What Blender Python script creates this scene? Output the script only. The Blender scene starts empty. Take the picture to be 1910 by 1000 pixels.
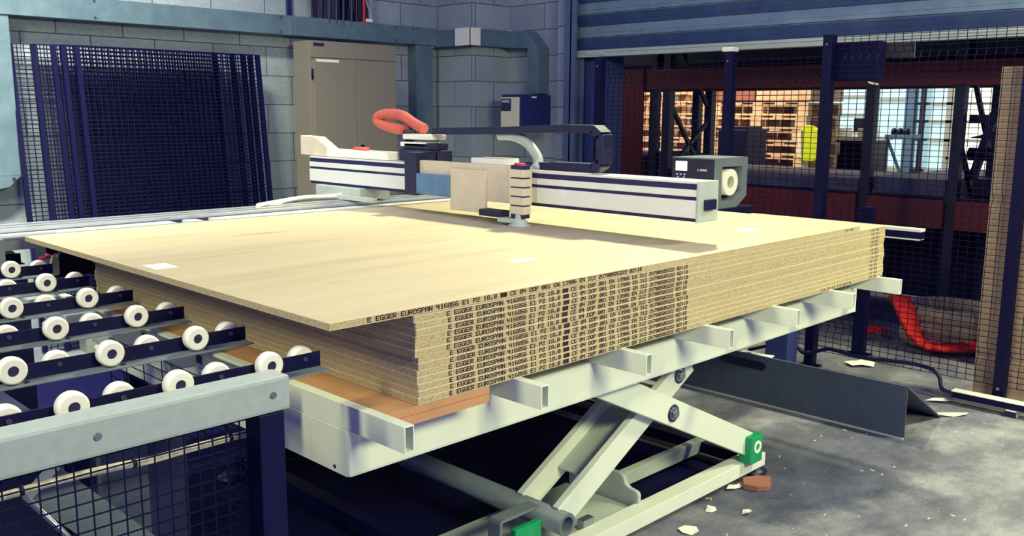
import bpy, bmesh, math, random
from mathutils import Vector as V, Matrix, Euler
random.seed(7)
PI = math.pi
SC = bpy.context.scene
COL = SC.collection

# ------------------------------------------------------------------ colours and materials
def lin(r, g, b):
    f = lambda c: (c/255/12.92) if c/255 <= .04045 else ((c/255+.055)/1.055)**2.4
    return (f(r), f(g), f(b), 1)

MATS = {}
def newmat(name):
    m = bpy.data.materials.new(name); m.use_nodes = True
    nt = m.node_tree
    b = nt.nodes['Principled BSDF']
    MATS[name] = m
    return m, nt, b

def N(nt, t, **kw):
    n = nt.nodes.new(t)
    for k, v in kw.items():
        if hasattr(n, k): setattr(n, k, v)
    return n

def ramp(nt, stops, fac):
    r = N(nt, 'ShaderNodeValToRGB')
    e = r.color_ramp.elements
    while len(e) < len(stops): e.new(.5)
    for i, (p, c) in enumerate(stops):
        e[i].position = p; e[i].color = c if len(c) == 4 else (*c, 1)
    nt.links.new(fac, r.inputs[0])
    return r.outputs[0]

def coords(nt, scale=(1, 1, 1), rnd=False, rot=(0, 0, 0)):
    tc = N(nt, 'ShaderNodeTexCoord')
    mp = N(nt, 'ShaderNodeMapping')
    mp.inputs['Scale'].default_value = scale
    mp.inputs['Rotation'].default_value = rot
    nt.links.new(tc.outputs['Object'], mp.inputs[0])
    out = mp.outputs[0]
    if rnd:
        oi = N(nt, 'ShaderNodeObjectInfo')
        ml = N(nt, 'ShaderNodeMath', operation='MULTIPLY'); ml.inputs[1].default_value = 37.0
        nt.links.new(oi.outputs['Random'], ml.inputs[0])
        cb = N(nt, 'ShaderNodeCombineXYZ')
        for i in range(3): nt.links.new(ml.outputs[0], cb.inputs[i])
        ad = N(nt, 'ShaderNodeVectorMath', operation='ADD')
        nt.links.new(out, ad.inputs[0]); nt.links.new(cb.outputs[0], ad.inputs[1])
        out = ad.outputs[0]
    return out

def noise(nt, vec, scale, detail=4, rough=.55):
    n = N(nt, 'ShaderNodeTexNoise')
    n.inputs['Scale'].default_value = scale; n.inputs['Detail'].default_value = detail
    n.inputs['Roughness'].default_value = rough
    nt.links.new(vec, n.inputs['Vector'])
    return n.outputs['Fac']

def mix(nt, fac, a, b, mode='MIX'):
    m = N(nt, 'ShaderNodeMix', data_type='RGBA', blend_type=mode)
    if isinstance(fac, float): m.inputs[0].default_value = fac
    else: nt.links.new(fac, m.inputs[0])
    for s, i in ((a, 6), (b, 7)):
        if isinstance(s, tuple): m.inputs[i].default_value = s
        else: nt.links.new(s, m.inputs[i])
    return m.outputs[2]

def bump(nt, b, h, strength=.2, dist=.003):
    bp = N(nt, 'ShaderNodeBump'); bp.inputs['Strength'].default_value = strength
    bp.inputs['Distance'].default_value = dist
    nt.links.new(h, bp.inputs['Height']); nt.links.new(bp.outputs[0], b.inputs['Normal'])

def simple(name, c, rough=.5, metal=0., var=.12, nscale=14, spec=.5, b_str=0.):
    m, nt, b = newmat(name)
    c = lin(*c)
    v = coords(nt)
    f = noise(nt, v, nscale)
    lo = tuple(x*(1-var) for x in c[:3])+(1,); hi = tuple(min(1, x*(1+var)) for x in c[:3])+(1,)
    nt.links.new(ramp(nt, [(.3, lo), (.7, hi)], f), b.inputs['Base Color'])
    b.inputs['Roughness'].default_value = rough; b.inputs['Metallic'].default_value = metal
    b.inputs['Specular IOR Level'].default_value = spec
    if b_str: bump(nt, b, noise(nt, v, nscale*6), b_str, .002)
    return m

def emis(name, c, s):
    m, nt, b = newmat(name)
    b.inputs['Base Color'].default_value = lin(*c)
    b.inputs['Emission Color'].default_value = lin(*c); b.inputs['Emission Strength'].default_value = s
    return m

simple('white_paint', (224, 232, 214), .42, var=.04, nscale=5)
simple('white_plastic', (240, 238, 222), .35, var=.03)
simple('conveyor_grey', (160, 172, 168), .5, var=.06, nscale=40)
simple('pale_grey', (176, 186, 178), .5, var=.06)
simple('mid_grey', (104, 116, 122), .5, var=.1)
simple('slate_grey', (42, 46, 84), .5, var=.1)
simple('black_steel', (8, 7, 54), .5, var=.2, spec=.2)
simple('black_plastic', (9, 8, 56), .45, var=.15)
simple('dark_hub', (14, 13, 70), .6)
simple('black_wire', (6, 6, 54), .5, var=.1, spec=.2)
simple('steel', (150, 158, 165), .3, .85, var=.08)
simple('aluminium', (205, 210, 212), .32, .7, var=.05)
simple('alu_white', (228, 228, 222), .35, .15, var=.04)
simple('groove_dark', (20, 18, 78), .6)
simple('green_plastic', (12, 150, 96), .45, var=.08)
simple('cabinet_beige', (132, 126, 112), .55, var=.06, nscale=60)
simple('drive_blue', (34, 44, 104), .5, var=.08)
simple('orange_rack', (96, 12, 24), .5, var=.12)
simple('rack_blue', (7, 7, 52), .5, var=.12)
simple('pallet_wood', (222, 190, 150), .75, var=.22, nscale=9)
simple('plank_wood', (172, 146, 118), .7, var=.12, nscale=9)
simple('brown_board', (188, 140, 100), .65, var=.1, nscale=7)
simple('carton', (150, 98, 80), .8, var=.1)
simple('paper', (238, 236, 220), .8, var=.03)
simple('red_net', (226, 34, 22), .75, var=.3, nscale=60)
simple('hose_salmon', (200, 92, 76), .5, var=.06)
simple('hose_grey', (168, 176, 176), .5, var=.06)
simple('coil_straw', (172, 158, 126), .8, var=.25, nscale=40)
simple('hivis', (206, 232, 24), .7, var=.08)
simple('pink_plastic', (226, 40, 110), .5)
simple('beige_plastic', (206, 194, 172), .45, var=.05)
simple('ramp_steel', (72, 82, 104), .5, .1, var=.1, nscale=30)
simple('grey_board', (70, 68, 100), .6, var=.12)
simple('stool_teal', (34, 88, 100), .5)
simple('ink', (44, 24, 40), .8, var=.25, nscale=900)
simple('conduit_cream', (222, 218, 186), .5, var=.05)
simple('column_blue', (84, 122, 160), .5)
simple('pier_dark', (44, 58, 116), .6)
simple('red_cable', (180, 30, 60), .5)
simple('navy_shade', (11, 11, 56), .7, var=.15, spec=.1)  # tone of the painted shade under lift and conveyor
emis('window_light', (246, 246, 226), 1.15)
emis('window_soft', (176, 214, 220), .8)
emis('lcd_screen', (238, 240, 236), 1.1)
emis('ui_blue', (150, 185, 235), .7)

def m_oak():
    m, nt, b = newmat('oak_face')
    v = coords(nt, (.55, 7, 1), True)
    g = noise(nt, v, 1.6, 8, .6)
    c = ramp(nt, [(.25, lin(180, 164, 130)), (.45, lin(194, 180, 147)), (.75, lin(202, 190, 157))], g)
    v2 = coords(nt, (.9, 7, 1), True)
    k = noise(nt, v2, 2.2, 3, .5)
    dk = ramp(nt, [(.66, (0, 0, 0, 1)), (.78, (1, 1, 1, 1))], k)
    c2 = mix(nt, dk, c, lin(164, 138, 102))
    v3 = coords(nt, (3, 60, 1), True)
    f = ramp(nt, [(.35, (.965, .96, .95, 1)), (.65, (1, 1, 1, 1))], noise(nt, v3, 2.5, 6, .7))
    nt.links.new(mix(nt, 1.0, c2, f, 'MULTIPLY'), b.inputs['Base Color'])
    b.inputs['Roughness'].default_value = .5
m_oak()

def m_chip():
    m, nt, b = newmat('chip_edge')
    v = coords(nt, (1, 1, 2.2), True)
    base = ramp(nt, [(.3, lin(160, 144, 102)), (.5, lin(184, 168, 126)), (.72, lin(204, 192, 152))], noise(nt, v, 130, 5, .7))
    fl = ramp(nt, [(.60, (0, 0, 0, 1)), (.69, (1, 1, 1, 1))], noise(nt, coords(nt, (.7, .7, 2.2), True), 210, 2, .5))
    c = mix(nt, fl, base, lin(98, 62, 44))
    # pale decor paper on the two outer layers of every panel
    tc = N(nt, 'ShaderNodeTexCoord'); sx = N(nt, 'ShaderNodeSeparateXYZ')
    nt.links.new(tc.outputs['Object'], sx.inputs[0])
    ab = N(nt, 'ShaderNodeMath', operation='SUBTRACT'); ab.inputs[1].default_value = .009
    nt.links.new(sx.outputs[2], ab.inputs[0])
    a2 = N(nt, 'ShaderNodeMath', operation='ABSOLUTE'); nt.links.new(ab.outputs[0], a2.inputs[0])
    gt = N(nt, 'ShaderNodeMath', operation='GREATER_THAN'); gt.inputs[1].default_value = .0081
    nt.links.new(a2.outputs[0], gt.inputs[0])
    c = mix(nt, gt.outputs[0], c, lin(228, 214, 180))
    nt.links.new(c, b.inputs['Base Color'])
    b.inputs['Roughness'].default_value = .85
    bump(nt, b, noise(nt, v, 160, 3), .35, .002)
m_chip()

def m_block(name, axis):
    m, nt, b = newmat(name)
    tc = N(nt, 'ShaderNodeTexCoord'); sx = N(nt, 'ShaderNodeSeparateXYZ'); cb = N(nt, 'ShaderNodeCombineXYZ')
    nt.links.new(tc.outputs['Object'], sx.inputs[0])
    ad = N(nt, 'ShaderNodeMath', operation='ADD'); ad.inputs[1].default_value = (1.126 if axis == 'X' else .125)
    nt.links.new(sx.outputs[0 if axis == 'X' else 1], ad.inputs[0])
    az = N(nt, 'ShaderNodeMath', operation='ADD'); az.inputs[1].default_value = .154
    nt.links.new(sx.outputs[2], az.inputs[0])
    nt.links.new(ad.outputs[0], cb.inputs[0]); nt.links.new(az.outputs[0], cb.inputs[1])
    br = N(nt, 'ShaderNodeTexBrick', offset=.5, squash=1)
    br.inputs['Scale'].default_value = 1; br.inputs['Mortar Size'].default_value = .0042
    br.inputs['Mortar Smooth'].default_value = .25; br.inputs['Brick Width'].default_value = .45
    br.inputs['Row Height'].default_value = .225
    br.inputs['Color1'].default_value = lin(144, 158, 164); br.inputs['Color2'].default_value = lin(160, 174, 178)
    br.inputs['Mortar'].default_value = lin(74, 80, 92)
    nt.links.new(cb.outputs[0], br.inputs[0])
    v = coords(nt)
    sp = ramp(nt, [(.3, (.72, .72, .74, 1)), (.55, (1, 1, 1, 1))], noise(nt, v, 60, 6, .75))
    cl = ramp(nt, [(.3, (.86, .87, .9, 1)), (.7, (1, 1, 1, 1))], noise(nt, v, 2.2, 3))
    nt.links.new(mix(nt, 1., mix(nt, 1., br.outputs[0], sp, 'MULTIPLY'), cl, 'MULTIPLY'), b.inputs['Base Color'])
    b.inputs['Roughness'].default_value = .9
    bump(nt, b, noise(nt, v, 90, 4), .4, .003)
m_block('block_x', 'X'); m_block('block_y', 'Y')

def m_galv(name, c1, c2, rough=.45, metal=.35):
    m, nt, b = newmat(name)
    v = coords(nt)
    f = noise(nt, v, 7, 6, .65)
    nt.links.new(ramp(nt, [(.3, lin(*c1)), (.7, lin(*c2))], f), b.inputs['Base Color'])
    b.inputs['Roughness'].default_value = rough; b.inputs['Metallic'].default_value = metal
m_galv('tray_galv', (88, 112, 128), (112, 138, 150))
m_galv('shutter_galv_lit', (108, 134, 142), (132, 156, 160), .42, .3)
m_galv('shutter_galv_shaded', (48, 64, 108), (64, 84, 126), .42, .3)  # alternate slats: light and shade of their tilt painted as two tones
m_galv('guide_galv', (84, 98, 132), (102, 118, 150), .45, .3)

def m_floor():
    m, nt, b = newmat('concrete_floor')
    v = coords(nt)
    base = ramp(nt, [(.3, lin(104, 106, 120)), (.5, lin(132, 134, 144)), (.7, lin(158, 160, 164))], noise(nt, v, 1.7, 8, .68))
    st = ramp(nt, [(.42, (.36, .38, .48, 1)), (.6, (1, 1, 1, 1))], noise(nt, coords(nt, (1, 1.7, 1)), 2.6, 8, .72))
    sp = ramp(nt, [(.3, (.8, .8, .8, 1)), (.6, (1, 1, 1, 1))], noise(nt, v, 70, 5, .7))
    ch = ramp(nt, [(.70, (0, 0, 0, 1)), (.74, (1, 1, 1, 1))], noise(nt, coords(nt, (1, 2.4, 1)), 26, 3, .6))
    c = mix(nt, 1., mix(nt, .75, base, st, 'MULTIPLY'), sp, 'MULTIPLY')
    # blotchy patch by the lift table: floor dirt plus painted table shade
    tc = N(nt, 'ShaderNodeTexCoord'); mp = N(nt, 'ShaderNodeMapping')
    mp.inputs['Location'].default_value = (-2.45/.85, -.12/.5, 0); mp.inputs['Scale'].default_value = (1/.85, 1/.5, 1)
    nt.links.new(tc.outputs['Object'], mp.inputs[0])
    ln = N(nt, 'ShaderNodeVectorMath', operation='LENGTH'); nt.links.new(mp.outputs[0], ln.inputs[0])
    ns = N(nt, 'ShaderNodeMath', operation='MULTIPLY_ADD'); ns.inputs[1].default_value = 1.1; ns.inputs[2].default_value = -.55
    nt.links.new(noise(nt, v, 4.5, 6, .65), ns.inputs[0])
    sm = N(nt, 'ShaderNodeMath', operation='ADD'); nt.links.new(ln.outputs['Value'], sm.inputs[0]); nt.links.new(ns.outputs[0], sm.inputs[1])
    dirt_shade = ramp(nt, [(.72, (.42, .44, .58, 1)), (1.0, (1, 1, 1, 1))], sm.outputs[0])
    c = mix(nt, 1., c, dirt_shade, 'MULTIPLY')
    nt.links.new(mix(nt, ch, c, lin(196, 190, 166)), b.inputs['Base Color'])
    b.inputs['Roughness'].default_value = .62
    bump(nt, b, noise(nt, v, 40, 4), .15, .003)
m_floor()

# ------------------------------------------------------------------ mesh builder
class MB:
    def __init__(s): s.v = []; s.f = []; s.m = []; s.sm = []
    def add(s, vs, fs, m=0, smooth=False):
        o = len(s.v); s.v += [tuple(p) for p in vs]
        for f in fs: s.f.append(tuple(i+o for i in f)); s.m.append(m); s.sm.append(smooth)
        return s
    def box(s, x0, x1, y0, y1, z0, z1, m=0):
        vs = [(x, y, z) for z in (z0, z1) for y in (y0, y1) for x in (x0, x1)]
        return s.add(vs, [(0, 2, 3, 1), (4, 5, 7, 6), (0, 1, 5, 4), (2, 6, 7, 3), (0, 4, 6, 2), (1, 3, 7, 5)], m)
    def cbox(s, x0, x1, y0, y1, z0, z1, c=.004, m=0):
        """box whose twelve edges are chamfered"""
        b = bmesh.new()
        vs = [b.verts.new((x, y, z)) for z in (z0, z1) for y in (y0, y1) for x in (x0, x1)]
        for f in [(0, 2, 3, 1), (4, 5, 7, 6), (0, 1, 5, 4), (2, 6, 7, 3), (0, 4, 6, 2), (1, 3, 7, 5)]:
            b.faces.new([vs[i] for i in f])
        bmesh.ops.bevel(b, geom=b.edges[:], offset=c, segments=2, profile=.6, affect='EDGES')
        b.verts.index_update()
        s.add([v.co[:] for v in b.verts], [[v.index for v in f.verts] for f in b.faces], m); b.free()
        return s
    def bar(s, p0, p1, w, h, up=(0, 0, 1), m=0):
        """rectangular bar from p0 to p1; w across, h along up"""
        p0, p1 = V(p0), V(p1); d = (p1-p0).normalized(); u = V(up)
        sd = d.cross(u)
        if sd.length < 1e-5: sd = d.cross(V((1, 0, 0)))
        sd.normalize(); u = sd.cross(d).normalized()
        vs = []
        for p in (p0, p1):
            for a, b in ((-1, -1), (1, -1), (1, 1), (-1, 1)): vs.append(p+sd*a*w/2+u*b*h/2)
        return s.add(vs, [(3, 2, 1, 0), (4, 5, 6, 7), (0, 1, 5, 4), (1, 2, 6, 5), (2, 3, 7, 6), (3, 0, 4, 7)], m)
    def rev(s, p0, p1, prof, n=20, m=0, smooth=True):
        """lathe: prof is a list of (t along the axis in metres from p0, radius[, material])"""
        p0, p1 = V(p0), V(p1); d = (p1-p0).normalized()
        a = d.orthogonal().normalized(); b = d.cross(a)
        vs = []
        for q in prof:
            for k in range(n):
                t = 2*PI*k/n
                vs.append(p0+d*q[0]+(a*math.cos(t)+b*math.sin(t))*q[1])
        o = len(s.v); s.v += [tuple(p) for p in vs]
        for i in range(len(prof)-1):
            mm = prof[i+1][2] if len(prof[i+1]) > 2 else m
            for k in range(n):
                s.f.append((o+i*n+k, o+i*n+(k+1) % n, o+(i+1)*n+(k+1) % n, o+(i+1)*n+k)); s.m.append(mm)
                fl = abs(prof[i][0]-prof[i+1][0]) < 1e-6 or abs(prof[i][1]-prof[i+1][1]) < 1e-6
                s.sm.append(smooth and not abs(prof[i][0]-prof[i+1][0]) < 1e-6)
        return s
    def cyl(s, p0, p1, r, n=16, m=0, r1=None):
        L = (V(p1)-V(p0)).length; r1 = r if r1 is None else r1
        return s.rev(p0, p1, [(0, 1e-5), (0, r), (L, r1), (L, 1e-5)], n, m)
    def tube(s, pts, r, n=8, m=0, sub=6, closed=False):
        """round tube along a smoothed path"""
        P = [V(p) for p in pts]
        Q = []
        if sub > 1:
            for i in range(len(P)-1):
                a = P[max(i-1, 0)]; b = P[i]; c = P[i+1]; d = P[min(i+2, len(P)-1)]
                for k in range(sub):
                    t = k/sub
                    Q.append(.5*((2*b)+(c-a)*t+(2*a-5*b+4*c-d)*t*t+(3*b-a-3*c+d)*t**3))
            Q.append(P[-1])
        else: Q = P
        o = len(s.v); u = None
        for i, q in enumerate(Q):
            d = (Q[min(i+1, len(Q)-1)]-Q[max(i-1, 0)]).normalized()
            if u is None: u = d.orthogonal().normalized()
            u = (u-d*u.dot(d)).normalized(); w = d.cross(u)
            for k in range(n):
                t = 2*PI*k/n; s.v.append(tuple(q+(u*math.cos(t)+w*math.sin(t))*r))
        for i in range(len(Q)-1):
            for k in range(n):
                s.f.append((o+i*n+k, o+i*n+(k+1) % n, o+(i+1)*n+(k+1) % n, o+(i+1)*n+k)); s.m.append(m); s.sm.append(True)
        s.f.append(tuple(o+k for k in range(n))[::-1]); s.m.append(m); s.sm.append(False)
        s.f.append(tuple(o+(len(Q)-1)*n+k for k in range(n))); s.m.append(m); s.sm.append(False)
        return s
    def prism(s, poly, ax, a0, a1, m=0):
        """polygon in the plane square to axis ax ('x': (y,z), 'y': (x,z), 'z': (x,y)) pushed from a0 to a1"""
        def P(p, a):
            return (a, p[0], p[1]) if ax == 'x' else (p[0], a, p[1]) if ax == 'y' else (p[0], p[1], a)
        n = len(poly)
        vs = [P(p, a0) for p in poly]+[P(p, a1) for p in poly]
        fs = [tuple(range(n))[::-1], tuple(range(n, 2*n))]+[(i, (i+1) % n, n+(i+1) % n, n+i) for i in range(n)]
        return s.add(vs, fs, m)
    def htube(s, x0, x1, z0, z1, y0, y1, t=.004, m=0, mi=None):
        """hollow rectangular tube along Y"""
        mi = m if mi is None else mi
        o = [(x0, z0), (x1, z0), (x1, z1), (x0, z1)]; i = [(x0+t, z0+t), (x1-t, z0+t), (x1-t, z1-t), (x0+t, z1-t)]
        vs = [(a, y, b) for y in (y0, y1) for (a, b) in o+i]
        fs = []; fi = []
        for k in range(4):
            j = (k+1) % 4
            fs += [(k, j, 8+j, 8+k)]; fi += [(4+j, 4+k, 12+k, 12+j)]
            fs += [(j, k, 4+k, 4+j), (8+k, 8+j, 12+j, 12+k)]
        s.add(vs, fs, m); o0 = len(s.v)-16
        for f in fi: s.f.append(tuple(q+o0 for q in f)); s.m.append(mi); s.sm.append(False)
        return s
    def wires(s, O, ud, vd, nu, nv, du, dv, w=.003, m=0, off=None):
        """welded mesh: nu wires along vd spaced du, nv wires along ud spaced dv, from corner O"""
        O, ud, vd = V(O), V(ud), V(vd); nrm = ud.cross(vd).normalized()
        U, W = du*(nu-1), dv*(nv-1)
        for i in range(nu):
            p = O+ud*du*i
            s.bar(p, p+vd*W, w, w, nrm, m)
        for j in range(nv):
            p = O+vd*dv*j+nrm*w
            s.bar(p, p+ud*U, w, w, nrm, m)
        return s
    def build(s, name, mats, parent=None, bevel=0., seg=2):
        me = bpy.data.meshes.new(name)
        me.from_pydata(s.v, [], s.f)
        for m in (mats if isinstance(mats, (list, tuple)) else [mats]): me.materials.append(MATS[m])
        me.polygons.foreach_set('material_index', s.m)
        me.polygons.foreach_set('use_smooth', s.sm)
        me.update()
        bm = bmesh.new(); bm.from_mesh(me); bmesh.ops.recalc_face_normals(bm, faces=bm.faces[:]); bm.to_mesh(me); bm.free()
        o = bpy.data.objects.new(name, me); COL.objects.link(o)
        if parent is not None:
            o.parent = parent
            if parent.name in ORG: o.location = -ORG[parent.name]
        if bevel:
            md = o.modifiers.new('edge', 'BEVEL'); md.width = bevel; md.segments = seg; md.limit_method = 'ANGLE'; md.angle_limit = .6
        return o
ORG = {}

def tag(o, label=None, cat=None, group=None, kind=None):
    if label: o['label'] = label
    if cat: o['category'] = cat
    if group: o['group'] = group
    if kind: o['kind'] = kind
    return o

def thing(name, label, cat, loc=(0, 0, 0), group=None):
    o = bpy.data.objects.new(name, None); COL.objects.link(o)
    o.location = loc; o.empty_display_size = .1
    ORG[o.name] = V(loc)
    return tag(o, label, cat, group)

def struct(o): o['kind'] = 'structure'; return o

def copy_tree(o, parent=None):
    c = o.copy(); COL.objects.link(c)
    if parent is not None: c.parent = parent
    for ch in list(o.children): copy_tree(ch, c)
    return c

# ------------------------------------------------------------------ the setting
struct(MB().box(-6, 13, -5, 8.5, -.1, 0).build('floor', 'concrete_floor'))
struct(MB().box(-6, 4.9, 4.86, 5.06, 0, 4.2).build('wall_left', 'block_x'))
pier = MB().box(4.23, 4.9, 4.37, 4.86, 0, 4.2)
struct(pier.build('wall_corner', ['block_y'])); 
o = bpy.data.objects['wall_corner']; o.data.materials.append(MATS['block_x'])
for p in o.data.polygons:
    if abs(p.normal.y) > .5: p.material_index = 1
w = MB().box(4.69, 4.9, 3.66, 4.37, 0, 4.2).box(4.58, 4.9, 3.54, 3.66, 0, 4.2)
w.box(4.69, 4.9, -5, 3.54, 2.75, 5.5)
struct(w.build('wall_shutter', 'block_y'))

# roller shutter, half raised, with its guide and bottom bar
sh = thing('roller_shutter', 'galvanised steel roller shutter half raised over the opening to the racking hall', 'shutter', (4.6, 1, 2.06))
m = MB(); z = 2.115; k = 0
ys = (-2.6, 3.47)
P_ = .0945
while z < 3.1:
    tl = .0085 if k % 2 else -.0085
    prof = [(.014, 0), (.014, .007), (-tl, .0075), (-tl*.2, .036), (.003, .037), (.003, .0385), (-tl*.1, .0395), (tl, .086), (tl+.001, .0875), (.014, .088), (.014, P_)]
    pts = [(4.598+p[0], z+p[1]) for p in prof]
    for a, b in zip(pts, pts[1:]):
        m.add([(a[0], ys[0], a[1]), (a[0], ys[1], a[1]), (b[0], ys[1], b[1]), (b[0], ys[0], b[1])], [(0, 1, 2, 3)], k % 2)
    z += P_; k += 1
m.box(4.615, 4.635, ys[0], ys[1], 2.115, z)
m.build('slat_curtain', ['shutter_galv_shaded', 'shutter_galv_lit'], sh)
m = MB().box(4.585, 4.63, ys[0], ys[1], 2.062, 2.112).box(4.56, 4.65, ys[0], ys[1], 2.055, 2.064).box(4.574, 4.59, ys[0], ys[1], 2.09, 2.098)
m.build('bottom_bar', 'pale_grey', sh, .002)
m = MB().box(4.56, 4.60, 3.15, 3.34, 2.066, 2.10)
for k in range(5): m.cyl((4.56, 3.18+k*.03, 2.083), (4.55, 3.18+k*.03, 2.083), .008, 8)
m.build('end_lock', 'pale_grey', sh, .003)
struct(MB().box(4.52, 4.68, 3.46, 3.475, 0, 3.2).box(4.52, 4.535, 3.41, 3.54, 0, 3.2).box(4.62, 4.635, 3.41, 3.54, 0, 3.2).build('trim_1', 'guide_galv'))
struct(MB().box(4.68, 4.9, 3.2, 3.54, 0, 2.75).build('wall_reveal', 'pier_dark'))

struct(MB().box(-2.2, 2.09, .30, 4.3, 0, .004).build('floor_shade', 'navy_shade'))  # dark sheet added to stand for the shade under the lift
# the hall beyond
struct(MB().box(4.9, 11.2, 8.3, 8.5, 0, 4.6).build('wall_far', 'block_x'))
bw = MB()
bw.box(11.1, 11.3, -5, 8.5, 0, .9).box(11.1, 11.3, -5, 8.5, 2.1, 4.6).box(11.1, 11.3, 4.75, 8.5, .9, 2.1)
struct(bw.build('wall_back', 'pale_grey'))
struct(MB().box(4.9, 11.3, -5.1, -5, 0, 4.6).build('wall_side', 'pale_grey'))
struct(MB().box(4.9, 11.3, -5, 8.5, 4.6, 4.7).build('ceiling', 'slate_grey'))
def window(name, y0, y1, mat, bars):
    w = thing(name, None, None, (11.15, (y0+y1)/2, .9)); struct(w)
    MB().box(11.16, 11.18, y0, y1, .9, 2.1).build('window_pane', mat, w)
    m = MB().box(11.12, 11.17, y0, y0+.04, .9, 2.1).box(11.12, 11.17, y1-.04, y1, .9, 2.1)
    for zz in bars: m.box(11.12, 11.17, y0, y1, zz-.018, zz+.018)
    m.build('window_frame', 'pale_grey', w)
window('window_1', 1.2, 2.74, 'window_light', (1.05, 1.28, 1.52, 1.75))
window('window_2', 2.74, 3.2, 'window_soft', (1.28, 1.52, 1.75))
window('window_3', 3.2, 3.72, 'window_soft', (1.8,))
window('window_4', 3.72, 4.75, 'window_soft', (1.35, 1.6, 1.85))
window('window_5', -1.5, 1.2, 'window_light', (1.05, 1.28, 1.52, 1.75))
struct(MB().box(10.98, 11.1, 3.14, 3.26, 0, 4.6).build('wall_column', 'column_blue'))
struct(MB().box(11.0, 11.1, 3.03, 3.07, 0, 4.6).build('trim_2', 'rack_blue'))

# ------------------------------------------------------------------ chipboard stack
LX, WY, T = 2.815, 2.085, .018
ZS = .85
FONT = {
'A': '01110 10001 10001 11111 10001 10001 10001', 'C': '01111 10000 10000 10000 10000 10000 01111', 'D': '11110 10001 10001 10001 10001 10001 11110',
'E': '11111 10000 10000 11110 10000 10000 11111', 'F': '11111 10000 10000 11110 10000 10000 10000', 'G': '01111 10000 10000 10011 10001 10001 01111',
'N': '10001 11001 11001 10101 10011 10011 10001', 'O': '01110 10001 10001 10001 10001 10001 01110', 'P': '11110 10001 10001 11110 10000 10000 10000',
'R': '11110 10001 10001 11110 10100 10010 10001', 'S': '01111 10000 10000 01110 00001 00001 11110', 'U': '10001 10001 10001 10001 10001 10001 01110',
'V': '10001 10001 10001 10001 10001 01010 00100', '0': '01110 10001 10011 10101 11001 10001 01110', '1': '00100 01100 00100 00100 00100 00100 01110',
'2': '01110 10001 00001 00110 01000 10000 11111', '3': '11110 00001 00001 01110 00001 00001 11110', '4': '10010 10010 10010 11111 00010 00010 00010',
'5': '11111 10000 10000 11110 00001 00001 11110', '6': '01110 10000 10000 11110 10001 10001 01110', '7': '11111 00001 00010 00100 00100 01000 01000',
'8': '01110 10001 10001 01110 10001 10001 01110', '9': '01110 10001 10001 01111 00001 00001 01110', '.': '00000 00000 00000 00000 00000 01100 01100',
':': '00000 01100 01100 00000 01100 01100 00000', '#': '11111 11111 11111 11111 11111 11111 11111', '-': '00000 00000 00000 11111 00000 00000 00000'}
def lettering(text, x0, z0, w, h, adv, gap, y, fat=1.25):
    m = MB(); x = x0
    pw, ph = w/5, h/7
    for ch in text:
        if ch == ' ': x += gap; continue
        for r, row in enumerate(FONT[ch].split()):
            c = 0
            while c < 5:
                if row[c] == '1':
                    e = c
                    while e+1 < 5 and row[e+1] == '1': e += 1
                    xa = x+c*pw-(fat-1)*pw/2; xb = x+(e+1)*pw+(fat-1)*pw/2
                    zb = z0+(6-r)*ph-(fat-1)*ph/2; zt = zb+ph*fat
                    m.add([(xa, y, zb), (xb, y, zb), (xb, y, zt), (xa, y, zt)], [(0, 1, 2, 3)])
                    c = e
                c += 1
        x += adv
    return m, x
PRINT = 'E EGGER EUROSPAN 416856 E1 P2 18.0 ## CE 04 DOP 001 EN 13986 EN 312 2V700505222 02:10'
nch = sum(c != ' ' for c in PRINT); nsp = PRINT.count(' ')
TX0, TX1 = .108, 1.205
adv = (TX1-TX0)/(nch+.95*nsp)
ink, _ = lettering(PRINT, TX0, .0030, adv*.86, .0122, adv, adv*.95, -.0004, 1.5)
ink2, _ = lettering('18 02', 2.665, .004, .014, .010, .019, .012, -.0004)

def board_mesh():
    m = MB().box(0, LX, 0, WY, 0, T)
    me = m
    return me
proto = board_mesh().build('chipboard_sheet', ['chip_edge', 'oak_face'], None)
for p in proto.data.polygons:
    if abs(p.normal.z) > .5: p.material_index = 1
ink_o = ink.build('printed_lettering', 'ink', proto)
ink2.build('end_stamp', 'ink', proto)
ORD = ['lowest', 'second', 'third', 'fourth', 'fifth', 'sixth', 'seventh', 'eighth', 'ninth', 'tenth', 'eleventh', 'twelfth', 'thirteenth']
first = True
for i in range(13):
    if i == 0: b = proto
    else: b = copy_tree(proto)
    dx = (.007 if i < 7 else 0)+random.uniform(-.003, .003)
    dy = random.uniform(-.002, .002)
    if i in (5, 6): dx += .004
    b.location = (dx, dy, ZS+i*T+.0001*i)
    lab = ('lowest chipboard sheet of the printed stack, resting on the white tubes' if i == 0 else
           'printed oak-faced chipboard sheet, %s from the bottom of the stack' % ORD[i])
    if i == 12: lab = 'printed oak-faced chipboard sheet directly under the overhanging top sheet'
    tag(b, lab, 'board', 'stacked chipboard sheets on the lift table')
low = bpy.data.objects['chipboard_sheet']
ink3, _ = lettering('18.0 E1 P2 0210', 2.2, .004, .016, .010, .021, .012, -.0005)
ink3.build('date_lettering', 'ink', low)
top = copy_tree(proto)
for ch in list(top.children):
    if ch.name.startswith('date'): bpy.data.objects.remove(ch)
top.location = (-.249, .008, ZS+13*T+.0025)
tag(top, 'top oak-faced chipboard sheet pulled out past the stack, carrying three white stickers', 'board', 'stacked chipboard sheets on the lift table')

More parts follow.
